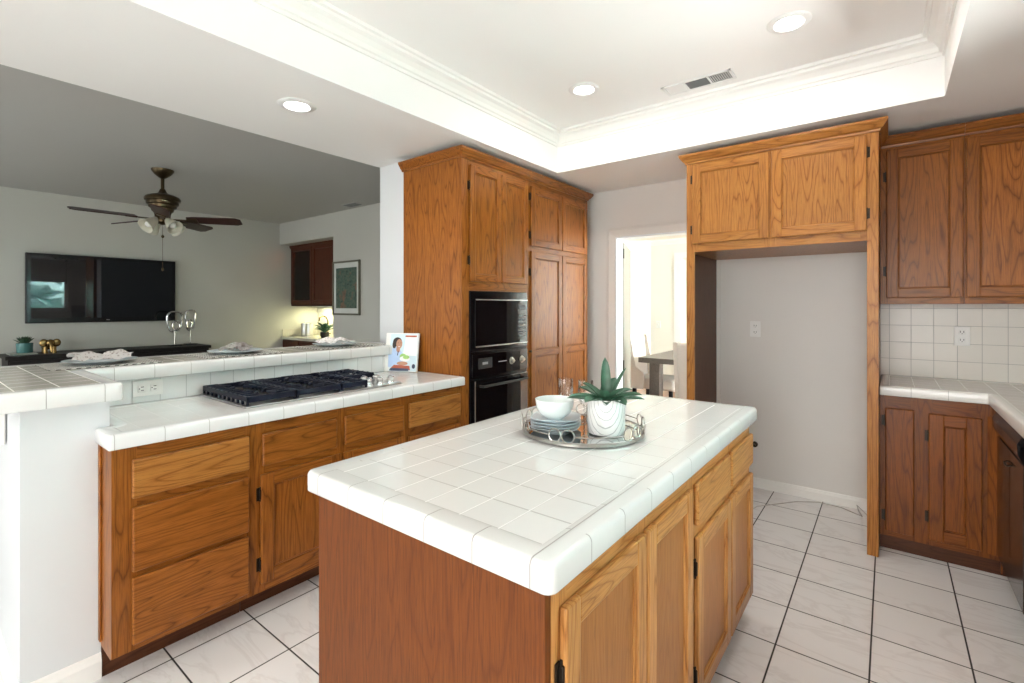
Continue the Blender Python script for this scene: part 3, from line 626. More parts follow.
bm.faces.new(a); bm.faces.new(b); cp = obj('control_panel', bm, M['black'], c)
bm = B(); tube(bm, [(RX-0.018, 3.02, 0.66), (RX-0.030, 3.025, 0.655), (RX-0.032, 3.06, 0.65), (RX-0.030, 3.095, 0.655), (RX-0.018, 3.10, 0.66)], 0.004); obj('handle', bm, M['iron'], c, smooth=True)
bxobj('toe_kick', c, M['blackmat'], RX+0.095, RX+0.115, 2.79, 3.42, 0, 0.10)
c = thing('base_cabinet', 'dark oak sink base cabinet next to the dishwasher', 'cabinet', (0.72, 1.9, 0))
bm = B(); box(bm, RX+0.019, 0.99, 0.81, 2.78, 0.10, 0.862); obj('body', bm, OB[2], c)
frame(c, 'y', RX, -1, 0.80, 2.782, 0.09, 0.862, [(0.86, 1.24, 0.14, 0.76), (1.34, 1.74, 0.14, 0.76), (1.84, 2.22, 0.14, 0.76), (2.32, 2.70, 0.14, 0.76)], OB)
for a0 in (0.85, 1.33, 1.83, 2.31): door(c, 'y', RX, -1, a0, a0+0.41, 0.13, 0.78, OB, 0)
bxobj('toe_kick', c, OD[1], RX+0.095, RX+0.115, 0.81, 2.78, 0, 0.10)
c = thing('tiled_countertop', 'white tiled L-shaped counter along the right walls', 'countertop', (0.6, 2.6, 0.865))
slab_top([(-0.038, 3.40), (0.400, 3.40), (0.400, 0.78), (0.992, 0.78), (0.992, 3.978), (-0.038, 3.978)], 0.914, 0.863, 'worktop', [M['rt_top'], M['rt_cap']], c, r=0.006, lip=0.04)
bm = B(); box(bm, -0.038, 0.992, 3.979, 3.988, 0.914, 1.371); box(bm, 0.985, 0.994, 2.56, 3.979, 0.914, 1.371); struct('trim_6', bm, [M['splash_x']])

# ------------------------------------------------------------------ island
c = thing('kitchen_island', 'oak kitchen island with white tiled top in the middle of the floor', 'kitchen island', (-0.85, 1.52, 0))
IX = -0.483
slab_top([(-1.250, 0.690), (-0.452, 0.690), (-0.452, 2.340), (-1.250, 2.340)], 0.914, 0.861, 'tiled_top', [M['isl_top'], M['isl_cap']], c, r=0.022, lip=0.0585)
bm = B(); box(bm, -1.222, IX-0.019, 0.737, 2.31, 0.10, 0.860); obj('body', bm, OA[2], c)
bm = B(); box(bm, -1.226, IX-0.0005, 0.718, 0.737, 0.0, 0.860, 0.001); obj('end_panel', bm, OR[2], c, label='reddish stained plain end panel')
bm = B(); box(bm, -1.226, IX-0.0005, 2.310, 2.322, 0.10, 0.860); obj('end_panel', bm, OR[2], c)
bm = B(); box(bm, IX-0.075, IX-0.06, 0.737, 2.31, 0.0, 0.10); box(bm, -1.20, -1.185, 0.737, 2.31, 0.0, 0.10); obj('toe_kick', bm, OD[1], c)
frame(c, 'y', IX, 1, 0.737, 2.322, 0.09, 0.860, [(0.79, 1.12, 0.13, 0.78), (1.18, 1.48, 0.13, 0.78), (1.56, 1.92, 0.68, 0.79), (1.98, 2.31, 0.68, 0.79), (1.56, 1.92, 0.15, 0.60), (1.98, 2.31, 0.15, 0.60)], OI)
IH = OI; OP = oakset('oak_panel', (0.40, 0.170, 0.048, 1), (0.28, 0.105, 0.024, 1), (0.12, 0.036, 0.008, 1), 0.33, 0.35)
door(c, 'y', IX, 1, 0.762, 1.138, 0.095, 0.803, IH, -1, OP); door(c, 'y', IX, 1, 1.150, 1.497, 0.095, 0.803, IH, 0, OP)
slab(c, 'y', IX, 1, 1.545, 1.936, 0.672, 0.803, IH); slab(c, 'y', IX, 1, 1.966, 2.318, 0.672, 0.803, IH)
door(c, 'y', IX, 1, 1.548, 1.946, 0.105, 0.633, IH, -1, OP); door(c, 'y', IX, 1, 1.957, 2.318, 0.105, 0.633, IH, 1, OP)
bm = B(); lathe(bm, 0, 0, [(0.006, 0), (0.005, 0.010), (0.012, 0.014), (0.013, 0.022), (0.007, 0.027)], 14)
bmesh.ops.transform(bm, matrix=Matrix.Translation((-0.464, 2.322, 0.750)) @ Matrix.Rotation(-PI/2, 4, 'X'), verts=bm.verts); obj('knob', bm, M['iron'], c)

# ------------------------------------------------------------------ cooktop
c = thing('gas_cooktop', 'stainless gas cooktop with dark iron grates set in the tiled counter', 'cooktop', (-2.45, 1.37, 0.916))
bm = B(); box(bm, -2.705, -2.195, 0.945, 1.800, 0.9165, 0.923, 0.002); obj('tray', bm, M['steel'], c)
def grate(x0, x1, y0, y1):
    bm = B(); zt, zb = 0.962, 0.9235
    for x in (x0, x1-0.012): box(bm, x, x+0.012, y0, y1, zb+0.012, zt, 0.003)
    for y in (y0, y1-0.012): box(bm, x0, x1, y, y+0.012, zb+0.016, zt, 0.003)
    k = max(4, int((x1-x0)/0.048))
    for i in range(k+1):
        x = x0+0.008+(x1-x0-0.016)*i/k
        for y, s in ((y0, 1), (y1, -1)):
            box(bm, x-0.006, x+0.006, min(y, y+s*0.010), max(y, y+s*0.010), zb, zb+0.03, 0.002)
            box(bm, x-0.005, x+0.005, min(y, y+s*(y1-y0)*0.30), max(y, y+s*(y1-y0)*0.30), zt-0.012, zt+0.002, 0.002)
    ym = (y0+y1)/2
    for cx in ((x0*0.75+x1*0.25), (x0*0.25+x1*0.75)):
        for i in range(4):
            a_ = PI/4+i*PI/2; box(bm, cx+0.028, cx+0.085, ym-0.005, ym+0.005, zt-0.012, zt+0.002, 0.002, rot=Matrix.Rotation(a_, 3, 'Z'), piv=(cx, ym, zt))
    obj('grate', bm, M['grate'], c)
grate(-2.695, -2.205, 0.955, 1.178); grate(-2.695, -2.205, 1.182, 1.418); grate(-2.695, -2.205, 1.422, 1.575); grate(-2.695, -2.430, 1.582, 1.780)
for x, y in ((-2.58, 1.065), (-2.33, 1.065), (-2.45, 1.30), (-2.58, 1.50), (-2.33, 1.50), (-2.56, 1.68)):
    bm = B(); lathe(bm, x, y, [(0.045, 0.923), (0.045, 0.932), (0.034, 0.934), (0.034, 0.945), (0.026, 0.949)], 20); obj('burner', bm, M['blackmat'], c)
for x, y in ((-2.255, 1.615), (-2.255, 1.690), (-2.255, 1.765), (-2.345, 1.650), (-2.345, 1.730)):
    bm = B(); lathe(bm, x, y, [(0.024, 0.923), (0.024, 0.927), (0.018, 0.929), (0.017, 0.948), (0.020, 0.952), (0.018, 0.958), (0.006, 0.960)], 20); box(bm, x-0.018, x+0.018, y-0.003, y+0.003, 0.957, 0.965, 0.002); obj('knob', bm, M['chrome'], c, smooth=True)

# ------------------------------------------------------------------ cookbook on the counter
c = thing('cookbook', 'white cookbook standing open, cover photo of person in blue shirt', 'book', (-2.59, 2.105, 0.9165), math.radians(-64+90+0))
# local frame: x along the cover, -y faces the kitchen
bw, bh = 0.235, 0.262
tilt = Matrix.Rotation(math.radians(-9), 4, 'X')
def bk(name, fn, mats):
    bm = B(); fn(bm); bmesh.ops.transform(bm, matrix=tilt, verts=bm.verts); return obj(name, bm, mats, c, local=True)
bk('cover', lambda b: (box(b, -bw/2, bw/2, 0, 0.003, 0.001, bh, 0.001), box(b, -bw/2, -bw/2+0.004, 0, 0.020, 0.001, bh, 0.001), box(b, -bw/2, bw/2, 0.018, 0.021, 0.004, bh, 0.001)), M['plastic'])
bk('pages', lambda b: box(b, -bw/2+0.006, bw/2-0.004, 0.0035, 0.0175, 0.006, bh-0.004), plain('paper', (0.8, 0.79, 0.75, 1), 0.8))
cmat = [plain('print_'+n_, c_, 0.35, var=v_, nscale=30) for n_, c_, v_ in (('sky', (0.62, 0.76, 0.84, 1), 0.05), ('shirt', (0.45, 0.60, 0.85, 1), 0.12), ('skin', (0.50, 0.26, 0.17, 1), 0.08), ('hair', (0.03, 0.02, 0.02, 1), 0.1), ('leaf', (0.32, 0.55, 0.16, 1), 0.4), ('tomato', (0.45, 0.10, 0.05, 1), 0.4), ('dark', (0.05, 0.07, 0.13, 1), 0.2), ('white', (0.85, 0.86, 0.86, 1), 0.03))]
def cover_pic(b):
    k = [0]
    def pg(pts, mi):
        k[0] += 1; y = -0.0004-0.00012*k[0]
        b.faces.new([b.verts.new((-bw/2+x*bw, y, z*bh)) for x, z in pts]).material_index = mi
    el = lambda cx, cz, rx, rz, n=20, a0=0, a1=2*PI: [(cx+rx*math.cos(a0+(a1-a0)*i/n), cz+rz*math.sin(a0+(a1-a0)*i/n)) for i in range(n)]
    pg([(0.14, 0.02), (0.98, 0.02), (0.98, 0.98), (0.14, 0.98)], 0)
    pg([(0.55, 0.42), (0.97, 0.42), (0.97, 0.97), (0.62, 0.95)], 7)
    pg([(0.12, 0.12), (0.10, 0.45), (0.18, 0.60), (0.30, 0.65), (0.42, 0.60), (0.52, 0.50), (0.56, 0.30), (0.58, 0.15)], 1)
    pg(el(0.36, 0.77, 0.14, 0.12), 3); pg(el(0.27, 0.70, 0.06, 0.10), 3)
    pg([(0.34, 0.55), (0.34, 0.66), (0.46, 0.66), (0.45, 0.52), (0.40, 0.48)], 2)
    pg(el(0.42, 0.72, 0.095, 0.125), 2); pg([(0.38, 0.655), (0.42, 0.635), (0.47, 0.66), (0.43, 0.652)], 7)
    pg(el(0.385, 0.745, 0.012, 0.008, 8), 3); pg(el(0.455, 0.745, 0.012, 0.008, 8), 3)
    pg([(0.37, 0.42), (0.40, 0.54), (0.42, 0.54), (0.40, 0.42)], 6)
    pg(el(0.56, 0.40, 0.10, 0.07), 4); pg(el(0.62, 0.34, 0.16, 0.07), 7); pg(el(0.66, 0.38, 0.10, 0.05), 4)
    pg([(0.16, 0.06), (0.80, 0.05), (0.78, 0.16), (0.30, 0.18)], 5); pg(el(0.55, 0.22, 0.17, 0.05), 2); pg([(0.16, 0.03), (0.75, 0.03), (0.76, 0.09), (0.20, 0.10)], 6)
    pg(el(0.9, 0.15, 0.05, 0.06), 6); pg([(0.60, 0.90), (0.95, 0.90), (0.95, 0.94), (0.60, 0.94)], 5)
bk('cover_print', cover_pic, cmat)

# ------------------------------------------------------------------ tray, dishes, plant on the island
TC = (-0.857, 1.510, 0.9165); TR = 0.213
c = thing('serving_tray', 'round mirrored tray with a looped metal rail on the tiled island', 'tray', TC)
bm = B(); lathe(bm, TC[0], TC[1], [(TR-0.004, 0.917), (TR, 0.918), (TR, 0.925), (TR-0.004, 0.926)], 64); obj('base', bm, M['nickel'], c, smooth=True)
bm = B(); lathe(bm, TC[0], TC[1], [(TR-0.006, 0.9262), (TR-0.006, 0.9275)], 64); obj('mirror', bm, M['mirror'], c)
bm = B(); zr = 0.962
ring = lambda z, r: [(TC[0]+r*math.cos(2*PI*i/72), TC[1]+r*math.sin(2*PI*i/72), z) for i in range(72)]
def loop(bm, ang, h=0.021, w=0.021, zc=0.949):
    pts = []
    for i in range(18):
        t_ = 2*PI*i/18; da = w*math.cos(t_)/TR
        pts.append((TC[0]+TR*math.cos(ang+da), TC[1]+TR*math.sin(ang+da), zc+h*math.sin(t_)))
    tube(bm, pts, 0.0022, 6, True)
tube(bm, ring(0.929, TR), 0.0025, 6, True)
va = math.atan2(-TC[1], -TC[0])  # direction of the camera seen from the tray
def arc(a0, a1, z):
    n = 24; return [(TC[0]+TR*math.cos(a0+(a1-a0)*i/n), TC[1]+TR*math.sin(a0+(a1-a0)*i/n), z) for i in range(n+1)]
for g in (-0.32, 0.86, 1.75, 3.05, 4.25, 5.1):
    for k_ in (-0.105, 0.105): loop(bm, va+g+k_)
gs = [-0.32, 0.86, 1.75, 3.05, 4.25, 5.1]
for i in range(6):
    a0 = va+gs[i]+0.205; a1 = va+(gs[(i+1) % 6]+(2*PI if i == 5 else 0))-0.205
    tube(bm, arc(a0, a1, 0.948), 0.0022, 6)
for a_ in (va-1.30, va-1.37):
    tube(bm, [(TC[0]+TR*math.cos(a_), TC[1]+TR*math.sin(a_), 0.926), (TC[0]+(TR+0.004)*math.cos(a_), TC[1]+(TR+0.004)*math.sin(a_), 0.985)], 0.003, 6)
obj('rail', bm, M['nickel'], c, smooth=True)
# stack of four plates, bowl
def sq_lathe(bm, cx, cy, prof, n=40, e=3.2, ang=0.0):
    rings = []
    for r, z in prof:
        q = []
        for i in range(n):
            t_ = 2*PI*i/n; cs, sn = math.cos(t_), math.sin(t_); k_ = (abs(cs)**e+abs(sn)**e)**(-1/e)
            q.append(bm.verts.new((cx+r*k_*math.cos(t_+ang), cy+r*k_*math.sin(t_+ang), z)))
        rings.append(q)
    for a_, b_ in zip(rings, rings[1:]):
        for i in range(n): bm.faces.new((a_[i], a_[(i+1) % n], b_[(i+1) % n], b_[i]))
    bm.faces.new(rings[0]); bm.faces.new(rings[-1])
PCX, PCY = -0.920, 1.434
places = ['bottom plate', 'second plate from the bottom', 'third plate from the bottom', 'top plate']
p0 = None
for i in range(4):
    z = 0.9285+i*0.0105
    lab = 'small pale square plate, %s of the stack on the mirrored tray' % places[i].replace(' plate', '')
    if p0 is None:
        bm = B(); sq_lathe(bm, PCX, PCY, [(0.050, z), (0.052, z+0.004), (0.077, z+0.010), (0.085, z+0.0150), (0.0825, z+0.0160), (0.073, z+0.0125), (0.050, z+0.007), (0.02, z+0.0066)], ang=0.35)
        p0 = solo('side_plate', bm, M['plate'], lab, 'plate', (PCX, PCY, z), 'small plates stacked on the tray', True)
    else:
        q = p0.copy(); COL.objects.link(q); q.location = (PCX, PCY, z); q.rotation_euler = (0, 0, 0.03*i); q['label'] = lab
z = 0.9668; PCX -= 0.003; PCY -= 0.003
bm = B(); lathe(bm, PCX, PCY, [(0.026, z), (0.028, z+0.003), (0.042, z+0.009), (0.056, z+0.023), (0.064, z+0.042), (0.0685, z+0.068), (0.0660, z+0.0685), (0.0615, z+0.043), (0.053, z+0.026), (0.038, z+0.014), (0.012, z+0.010)], 48)
solo('bowl', bm, M['dish'], 'round white bowl sitting on the stack of small plates', 'bowl', (PCX, PCY, z), None, True)
# potted agave
POT = (-0.757, 1.496)
c = thing('potted_plant', 'green agave-like succulent in a white swirl-patterned pot on the tray', 'plant', (POT[0], POT[1], 0.9277))
z = 0.9278
bm = B(); lathe(bm, POT[0], POT[1], [(0.052, z), (0.059, z+0.004), (0.063, z+0.02), (0.064, z+0.118), (0.062, z+0.121), (0.059, z+0.118), (0.058, z+0.105)], 48, cap=True)
obj('pot', bm, M['potw'], c, smooth=True)
bm = B(); lathe(bm, POT[0], POT[1], [(0.0575, z+0.098), (0.0575, z+0.108)], 32); obj('soil', bm, M['soil'], c)
def leaf(bm, base, az, el, L, w, curl, seg=10):
    d = Vector((math.cos(az), math.sin(az), 0)); sd = Vector((-math.sin(az), math.cos(az), 0)); p = Vector(base); rows = []
    for i in range(seg+1):
        t_ = i/seg; e = el+curl*t_
        wd = w*1.75*(0.55+1.1*t_)*(1-t_)**0.62*1.25 if t_ < 1 else 0.0006
        wd = max(wd, 0.0006); nrm = Vector((-math.sin(e)*d.x, -math.sin(e)*d.y, math.cos(e)))
        th = 0.0035*(1-t_)+0.0006
        rows.append([bm.verts.new(p+sd*s_*wd+nrm*(abs(s_)**2*wd*0.55)) for s_ in (-1, -0.5, 0, 0.5, 1)]+[bm.verts.new(p+sd*s_*wd*0.98+nrm*(abs(s_)**2*wd*0.55-th)) for s_ in (1, 0.5, 0, -0.5, -1)])
        p = p+(d*math.cos(e)+Vector((0, 0, 1))*math.sin(e))*L/seg
    for a_, b_ in zip(rows, rows[1:]):
        for k_ in range(10): bm.faces.new((a_[k_], a_[(k_+1) % 10], b_[(k_+1) % 10], b_[k_]))
    bm.faces.new(rows[0]); bm.faces.new(rows[-1])
rnd = random.Random(11)
lz = z+0.106
right = math.atan2(math.sin(0.661), math.cos(0.661))  # picture-right direction in plan
specs = [(right+PI/2, 1.45, 0.148, 0.0110, 0.05), (right-0.15, 1.08, 0.128, 0.0105, 0.05), (right+2.7, 0.75, 0.095, 0.0125, -0.25)]
specs += [(right-0.35, 0.42, 0.115, 0.0135, -0.35), (right+0.45, 0.50, 0.11, 0.0125, -0.45), (right-1.1, 0.28, 0.095, 0.015, -0.5), (right-1.75, 0.30, 0.09, 0.014, -0.45), (right-2.35, 0.30, 0.115, 0.014, -0.4),
          (right+PI+0.15, 0.30, 0.125, 0.0135, -0.35), (right+2.3, 0.45, 0.12, 0.013, -0.4), (right+1.4, 0.5, 0.11, 0.0125, -0.4), (right+0.95, 0.95, 0.10, 0.012, -0.3), (right-2.0, 0.85, 0.07, 0.012, -0.2), (right-0.8, 0.80, 0.075, 0.012, -0.2), (right+0.05, 0.15, 0.125, 0.012, -0.25), (right+PI-0.35, 0.12, 0.13, 0.0125, -0.2)]
for i, (az, el_, L, w, cu) in enumerate(specs):
    bm = B(); leaf(bm, (POT[0]+0.008*math.cos(az), POT[1]+0.008*math.sin(az), lz+0.004*rnd.random()), az, el_, L, w, cu); obj('leaf', bm, M['leaf'], c, smooth=True)
# two crystal goblets
def goblet(x, y, label):
    c = thing('goblet', label, 'glass', (x, y, 0.9277), 0, 'clear goblets on the mirrored tray'); z = 0.9278
    bm = B(); lathe(bm, x, y, [(0.030, z), (0.030, z+0.002), (0.008, z+0.006), (0.0045, z+0.015), (0.0045, z+0.03), (0.009, z+0.038), (0.006, z+0.046), (0.010, z+0.056)], 20); obj('stem', bm, M['crystal'], c, smooth=True)
    bm = B(); lathe(bm, x, y, [(0.010, z+0.056), (0.022, z+0.064), (0.028, z+0.085), (0.029, z+0.115), (0.028, z+0.152), (0.0265, z+0.152), (0.0275, z+0.115), (0.026, z+0.087), (0.018, z+0.068)], 28, cap=False); obj('cup', bm, M['crystal'], c, smooth=True)
    return c
g0 = goblet(-0.985, 1.605, 'clear stemmed glass standing behind the white bowl')
dup(g0, (-0.900, 1.610, 0.9277), None, 'clear stemmed glass behind the potted plant, nearer the pot')

# ------------------------------------------------------------------ place settings on the bar
def setting(x, y, lab, first=None):
    if first is None:
        bm = B(); box(bm, x-0.16, x+0.15, y-0.20, y+0.20, 1.0922, 1.0950, 0.001); m0 = solo('placemat', bm, M['mat'], 'black and white woven placemat '+lab, 'placemat', (x, y, 1.092), 'woven placemats on the raised bar')
        bm = B(); z = 1.0955; lathe(bm, x, y, [(0.07, z), (0.075, z+0.003), (0.105, z+0.010), (0.135, z+0.017), (0.137, z+0.019), (0.133, z+0.0195), (0.10, z+0.0135), (0.07, z+0.007), (0.02, z+0.0065)], 48)
        p_ = solo('dinner_plate', bm, M['plate'], 'pale blue dinner plate '+lab, 'plate', (x, y, z), 'dinner plates along the raised bar', True)
        # napkin gathered in the middle, fanned at both ends
        bm = B(); nu, nv = 25, 17; g = []
        for i in range(nu):
            u = -1+2*i/(nu-1); row = []
            for j in range(nv):
                v = -1+2*j/(nv-1); wd = 0.020+0.060*abs(u)**0.8
                zz = 0.010+0.040*(1-v*v)*(0.30+0.70*abs(math.sin(PI*u*0.92))**0.7)*(1-0.35*u*u)+0.0035*math.sin(v*8+u*3)+0.004*math.sin(u*11+v*5)
                row.append(bm.verts.new((x+wd*v+0.012*math.sin(u*3), y+0.105*u+0.010*math.sin(v*5), z+0.008+0.012*u*u+max(0.003, zz))))
            g.append(row)
        for i in range(nu-1):
            for j in range(nv-1): bm.faces.new((g[i][j], g[i+1][j], g[i+1][j+1], g[i][j+1]))
        r = bmesh.ops.solidify(bm, geom=bm.faces[:], thickness=0.004)
        nk = solo('napkin', bm, M['napkin'], 'gathered patterned cloth napkin '+lab, 'napkin', (x, y, z+0.006), 'cloth napkins on the bar plates', True)
        return m0, p_, nk
    for o_ in first:
        q = o_.copy(); COL.objects.link(q); q.location = (x, y, o_.location.z); q['label'] = o_['label'].replace(LAB[0], lab)
        if o_['category'] == 'napkin': q.rotation_euler = (0, 0, PI*0.97+y)
LAB = ['nearest the left end of the bar', 'in the middle of the bar', 'nearest the white column']
s0 = setting(-2.88, 0.60, LAB[0]); setting(-2.89, 1.19, LAB[1], s0); setting(-2.90, 1.81, LAB[2], s0)

# ------------------------------------------------------------------ outlets, switch
def outlet(p, face, label, wide=False, two=True, nm='electrical_outlet', cat='outlet'):
    """face: unit normal in plan; plate 70 x 115 mm, turned on its side when wide"""
    ang = math.atan2(face[1], face[0])+PI/2
    c = thing(nm, label, cat, p, ang)
    R = Matrix.Rotation(PI/2, 4, 'Y') if wide else Matrix.Identity(4)
    def put(name, fn, mats, par=c):
        bm = B(); fn(bm); bmesh.ops.transform(bm, matrix=R, verts=bm.verts); return obj(name, bm, mats, par, local=True)
    put('cover_plate', lambda b: box(b, -0.036, 0.036, -0.007, -0.0005, -0.058, 0.058, 0.002), M['plastic'])
    if nm == 'light_switch': put('toggle', lambda b: box(b, -0.006, 0.006, -0.018, -0.006, -0.012, 0.014, 0.002), M['plastic']); return c
    for z in (-0.024, 0.024):
        s_ = put('socket', lambda b: box(b, -0.017, 0.017, -0.0095, -0.006, z-0.015, z+0.015, 0.003), M['plastic'])
        put('slot', lambda b: (box(b, -0.009, -0.006, -0.0105, -0.009, z-0.003, z+0.008), box(b, 0.006, 0.009, -0.0105, -0.009, z-0.003, z+0.008), box(b, -0.002, 0.002, -0.0105, -0.009, z-0.011, z-0.007)), M['slot'], s_)
    return c
outlet((-2.7075, 0.732, 0.981), (1, 0), 'white outlet on its side in the tile behind the cooktop counter', wide=True)
outlet((-2.7075, 2.11, 0.981), (1, 0), 'white outlet on its side behind the cookbook by the oven cabinet', wide=True)
outlet((0.353, 3.979, 1.178), (0, -1), 'white upright outlet on the right tile backsplash')
outlet((-0.786, 3.99, 1.187), (0, -1), 'white outlet on the bare wall inside the refrigerator alcove')
outlet((-2.93, 7.63, 1.06), (0, -1), 'white light switch on the cream dining room wall', nm='light_switch', cat='light switch')
outlet((-2.93, 7.63, 0.34), (0, -1), 'white outlet low on the cream dining room wall')
# thin water line left in the alcove
bm = B(); tube(bm, [(-0.075, 3.72, 0.004), (-0.10, 3.72, 0.06), (-0.155, 3.74, 0.105), (-0.145, 3.80, 0.045), (-0.13, 3.84, 0.006), (-0.25, 3.93, 0.004), (-0.38, 3.94, 0.004), (-0.50, 3.86, 0.004), (-0.70, 3.60, 0.004), (-0.72, 3.50, 0.004)], 0.003, 6)
solo('water_line', bm, plain('grey_tubing', (0.42, 0.40, 0.37, 1), 0.3), 'thin grey water tube curling on the floor of the refrigerator alcove', 'tube', (-0.4, 3.8, 0), None, True)

# ------------------------------------------------------------------ recessed lights, vents
def can(x, y, z, label):
    c = thing('recessed_light', label, 'ceiling light', (x, y, z), 0, 'round recessed ceiling lights')
    bm = B(); lathe(bm, x, y, [(0.058, z-0.0015), (0.064, z-0.010), (0.086, z-0.008), (0.094, z-0.0015)], 40, cap=False); lathe(bm, x, y, [(0.058, z-0.0015), (0.052, z-0.003)], 40, cap=False); obj('trim_ring', bm, M['canwhite'], c, smooth=True)
    bm = B(); lathe(bm, x, y, [(0.056, z-0.0035), (0.056, z-0.002)], 32); obj('lens', bm, M['lamp'], c)
    l = bpy.data.lights.new('can_lamp', 'AREA'); l.shape = 'DISK'; l.size = 0.11; l.energy = 2.5; l.color = (1, 0.96, 0.91); lo = bpy.data.objects.new('can_lamp', l); COL.objects.link(lo); lo.location = (x, y, z-0.012)
can(-2.414, 1.293, ZC, 'recessed light in the lower soffit over the cooktop side')
can(-1.482, 2.63, ZT, 'recessed light in the tray ceiling near its left back corner')
can(-0.369, 2.604, ZT, 'recessed light in the tray ceiling nearer the right end')
c = thing('ceiling_vent', 'white louvred air vent with three sections in the tray ceiling', 'vent', (-0.90, 2.975, ZT))
bm = B(); vx0, vx1, vy0, vy1 = -1.10, -0.70, 2.905, 3.045; vz = ZT-0.007
for q in ((vx0, vx1, vy0, vy0+0.016), (vx0, vx1, vy1-0.016, vy1), (vx0, vx0+0.016, vy0, vy1), (vx1-0.016, vx1, vy0, vy1), (vx0+0.128, vx0+0.138, vy0, vy1), (vx0+0.262, vx0+0.272, vy0, vy1)): box(bm, q[0], q[1], q[2], q[3], vz, ZT-0.0005, 0.001)
obj('frame', bm, M['canwhite'], c)
bm = B(); box(bm, vx0+0.016, vx1-0.016, vy0+0.016, vy1-0.016, ZT-0.0022, ZT-0.001); obj('backing', bm, M['grey'], c)
for x0_, x1_, ax_, tl in ((vx0+0.018, vx0+0.126, 'y', -0.75), (vx0+0.140, vx0+0.260, 'x', 0.5), (vx0+0.274, vx1-0.018, 'y', 0.95)):
    bm = B(); n_ = 9
    for i in range(n_):
        if ax_ == 'y':
            x = x0_+(x1_-x0_)*(i+0.5)/n_; box(bm, x-(0.0056 if tl < 0 else 0.0034), x+(0.0056 if tl < 0 else 0.0034), vy0+0.016, vy1-0.016, vz+0.0025, vz+0.0035, rot=Matrix.Rotation(tl*0.6, 3, 'Y'))
        else:
            y = vy0+0.02+(vy1-vy0-0.04)*(i+0.5)/n_; box(bm, x0_, x1_, y-0.003, y+0.003, vz+0.0025, vz+0.0035, rot=Matrix.Rotation(-0.5, 3, 'X'))
    obj('louvres', bm, M['canwhite'] if ax_ == 'y' else M['grey'], c)
c = thing('ceiling_vent', 'small vent in the family room ceiling near the framed picture wall', 'vent', (-4.97, 3.35, ZF))
bm = B(); box(bm, -5.10, -4.84, 3.27, 3.41, ZF-0.008, ZF-0.0005, 0.002); obj('frame', bm, M['ceil_fam'], c)
bm = B()
for i in range(7): box(bm, -5.085, -4.855, 3.282+i*0.017, 3.292+i*0.017, ZF-0.010, ZF-0.007)
obj('louvres', bm, M['grey'], c)

# ------------------------------------------------------------------ family room
c = thing('ceiling_fan', 'dark five-blade ceiling fan with antique brass motor and frosted lights', 'ceiling fan', (-5.03, 1.47, ZF))
fx, fy = -5.03, 1.47
bm = B(); lathe(bm, fx, fy, [(0.085, ZF-0.0005), (0.083, ZF-0.015), (0.060, ZF-0.045), (0.030, ZF-0.070), (0.014, ZF-0.080)], 28); obj('canopy', bm, M['bronze'], c, smooth=True)
bm = B(); tube(bm, [(fx, fy, 2.48), (fx, fy, 2.35)], 0.014, 12); obj('downrod', bm, M['bronze'], c, smooth=True)
bm = B(); lathe(bm, fx, fy, [(0.020, 2.385), (0.030, 2.360), (0.042, 2.345), (0.090, 2.332), (0.125, 2.316), (0.135, 2.300), (0.133, 2.280), (0.122, 2.274), (0.120, 2.250), (0.106, 2.243), (0.102, 2.222), (0.086, 2.214), (0.080, 2.190), (0.066, 2.180), (0.060, 2.160), (0.058, 2.140)], 36); obj('motor_housing', bm, M['bronze'], c, smooth=True)
ZB = 2.125
for i in range(5):
    a_ = math.radians(54+72*i-18*0) 
    Rm = Matrix.Translation((fx, fy, ZB)) @ Matrix.Rotation(a_, 4, 'Z')
    bm = B(); sh = [(0.19, 0.045), (0.25, 0.058), (0.58, 0.066), (0.62, 0.042), (0.62, -0.042), (0.58, -0.066), (0.25, -0.058), (0.19, -0.045)]
    lo_ = [bm.verts.new((x, y, -0.004)) for x, y in sh]; hi = [bm.verts.new((x, y, 0.004)) for x, y in sh]
    bm.faces.new(lo_); bm.faces.new(hi)
    for k_ in range(8): bm.faces.new((lo_[k_], lo_[(k_+1) % 8], hi[(k_+1) % 8], hi[k_]))
    bmesh.ops.transform(bm, matrix=Rm @ Matrix.Rotation(math.radians(-17), 4, 'X'), verts=bm.verts); bl = obj('blade', bm, M['blade'], c)
    bm = B(); box(bm, 0.07, 0.20, -0.014, 0.014, -0.012, -0.004, 0.002); box(bm, 0.19, 0.27, -0.035, 0.035, -0.011, -0.005, 0.002)
    bmesh.ops.transform(bm, matrix=Rm @ Matrix.Rotation(math.radians(-17), 4, 'X'), verts=bm.verts); obj('bracket', bm, M['bronze'], bl)
bm = B(); lathe(bm, fx, fy, [(0.055, 2.140), (0.065, 2.120), (0.060, 2.095), (0.030, 2.080), (0.010, 2.070)], 24); obj('light_kit', bm, M['bronze'], c, smooth=True)
for i in range(4):
    a_ = math.radians(20+90*i); Rm = Matrix.Translation((fx, fy, 2.115)) @ Matrix.Rotation(a_, 4, 'Z') @ Matrix.Translation((0.05, 0, 0)) @ Matrix.Rotation(math.radians(128), 4, 'Y')
    bm = B(); lathe(bm, 0, 0, [(0.022, 0.0), (0.028, 0.02), (0.040, 0.05), (0.050, 0.085), (0.066, 0.125), (0.063, 0.125), (0.047, 0.085), (0.035, 0.05)], 24, cap=False)
    bmesh.ops.transform(bm, matrix=Rm, verts=bm.verts); s_ = obj('lamp_shade', bm, M['shade'], c, smooth=True)
    bm = B(); lathe(bm, 0, 0, [(0.012, 0.02), (0.026, 0.06), (0.030, 0.085), (0.022, 0.105), (0.006, 0.114)], 16); bmesh.ops.transform(bm, matrix=Rm, verts=bm.verts); obj('bulb', bm, M['plastic'], s_, smooth=True)
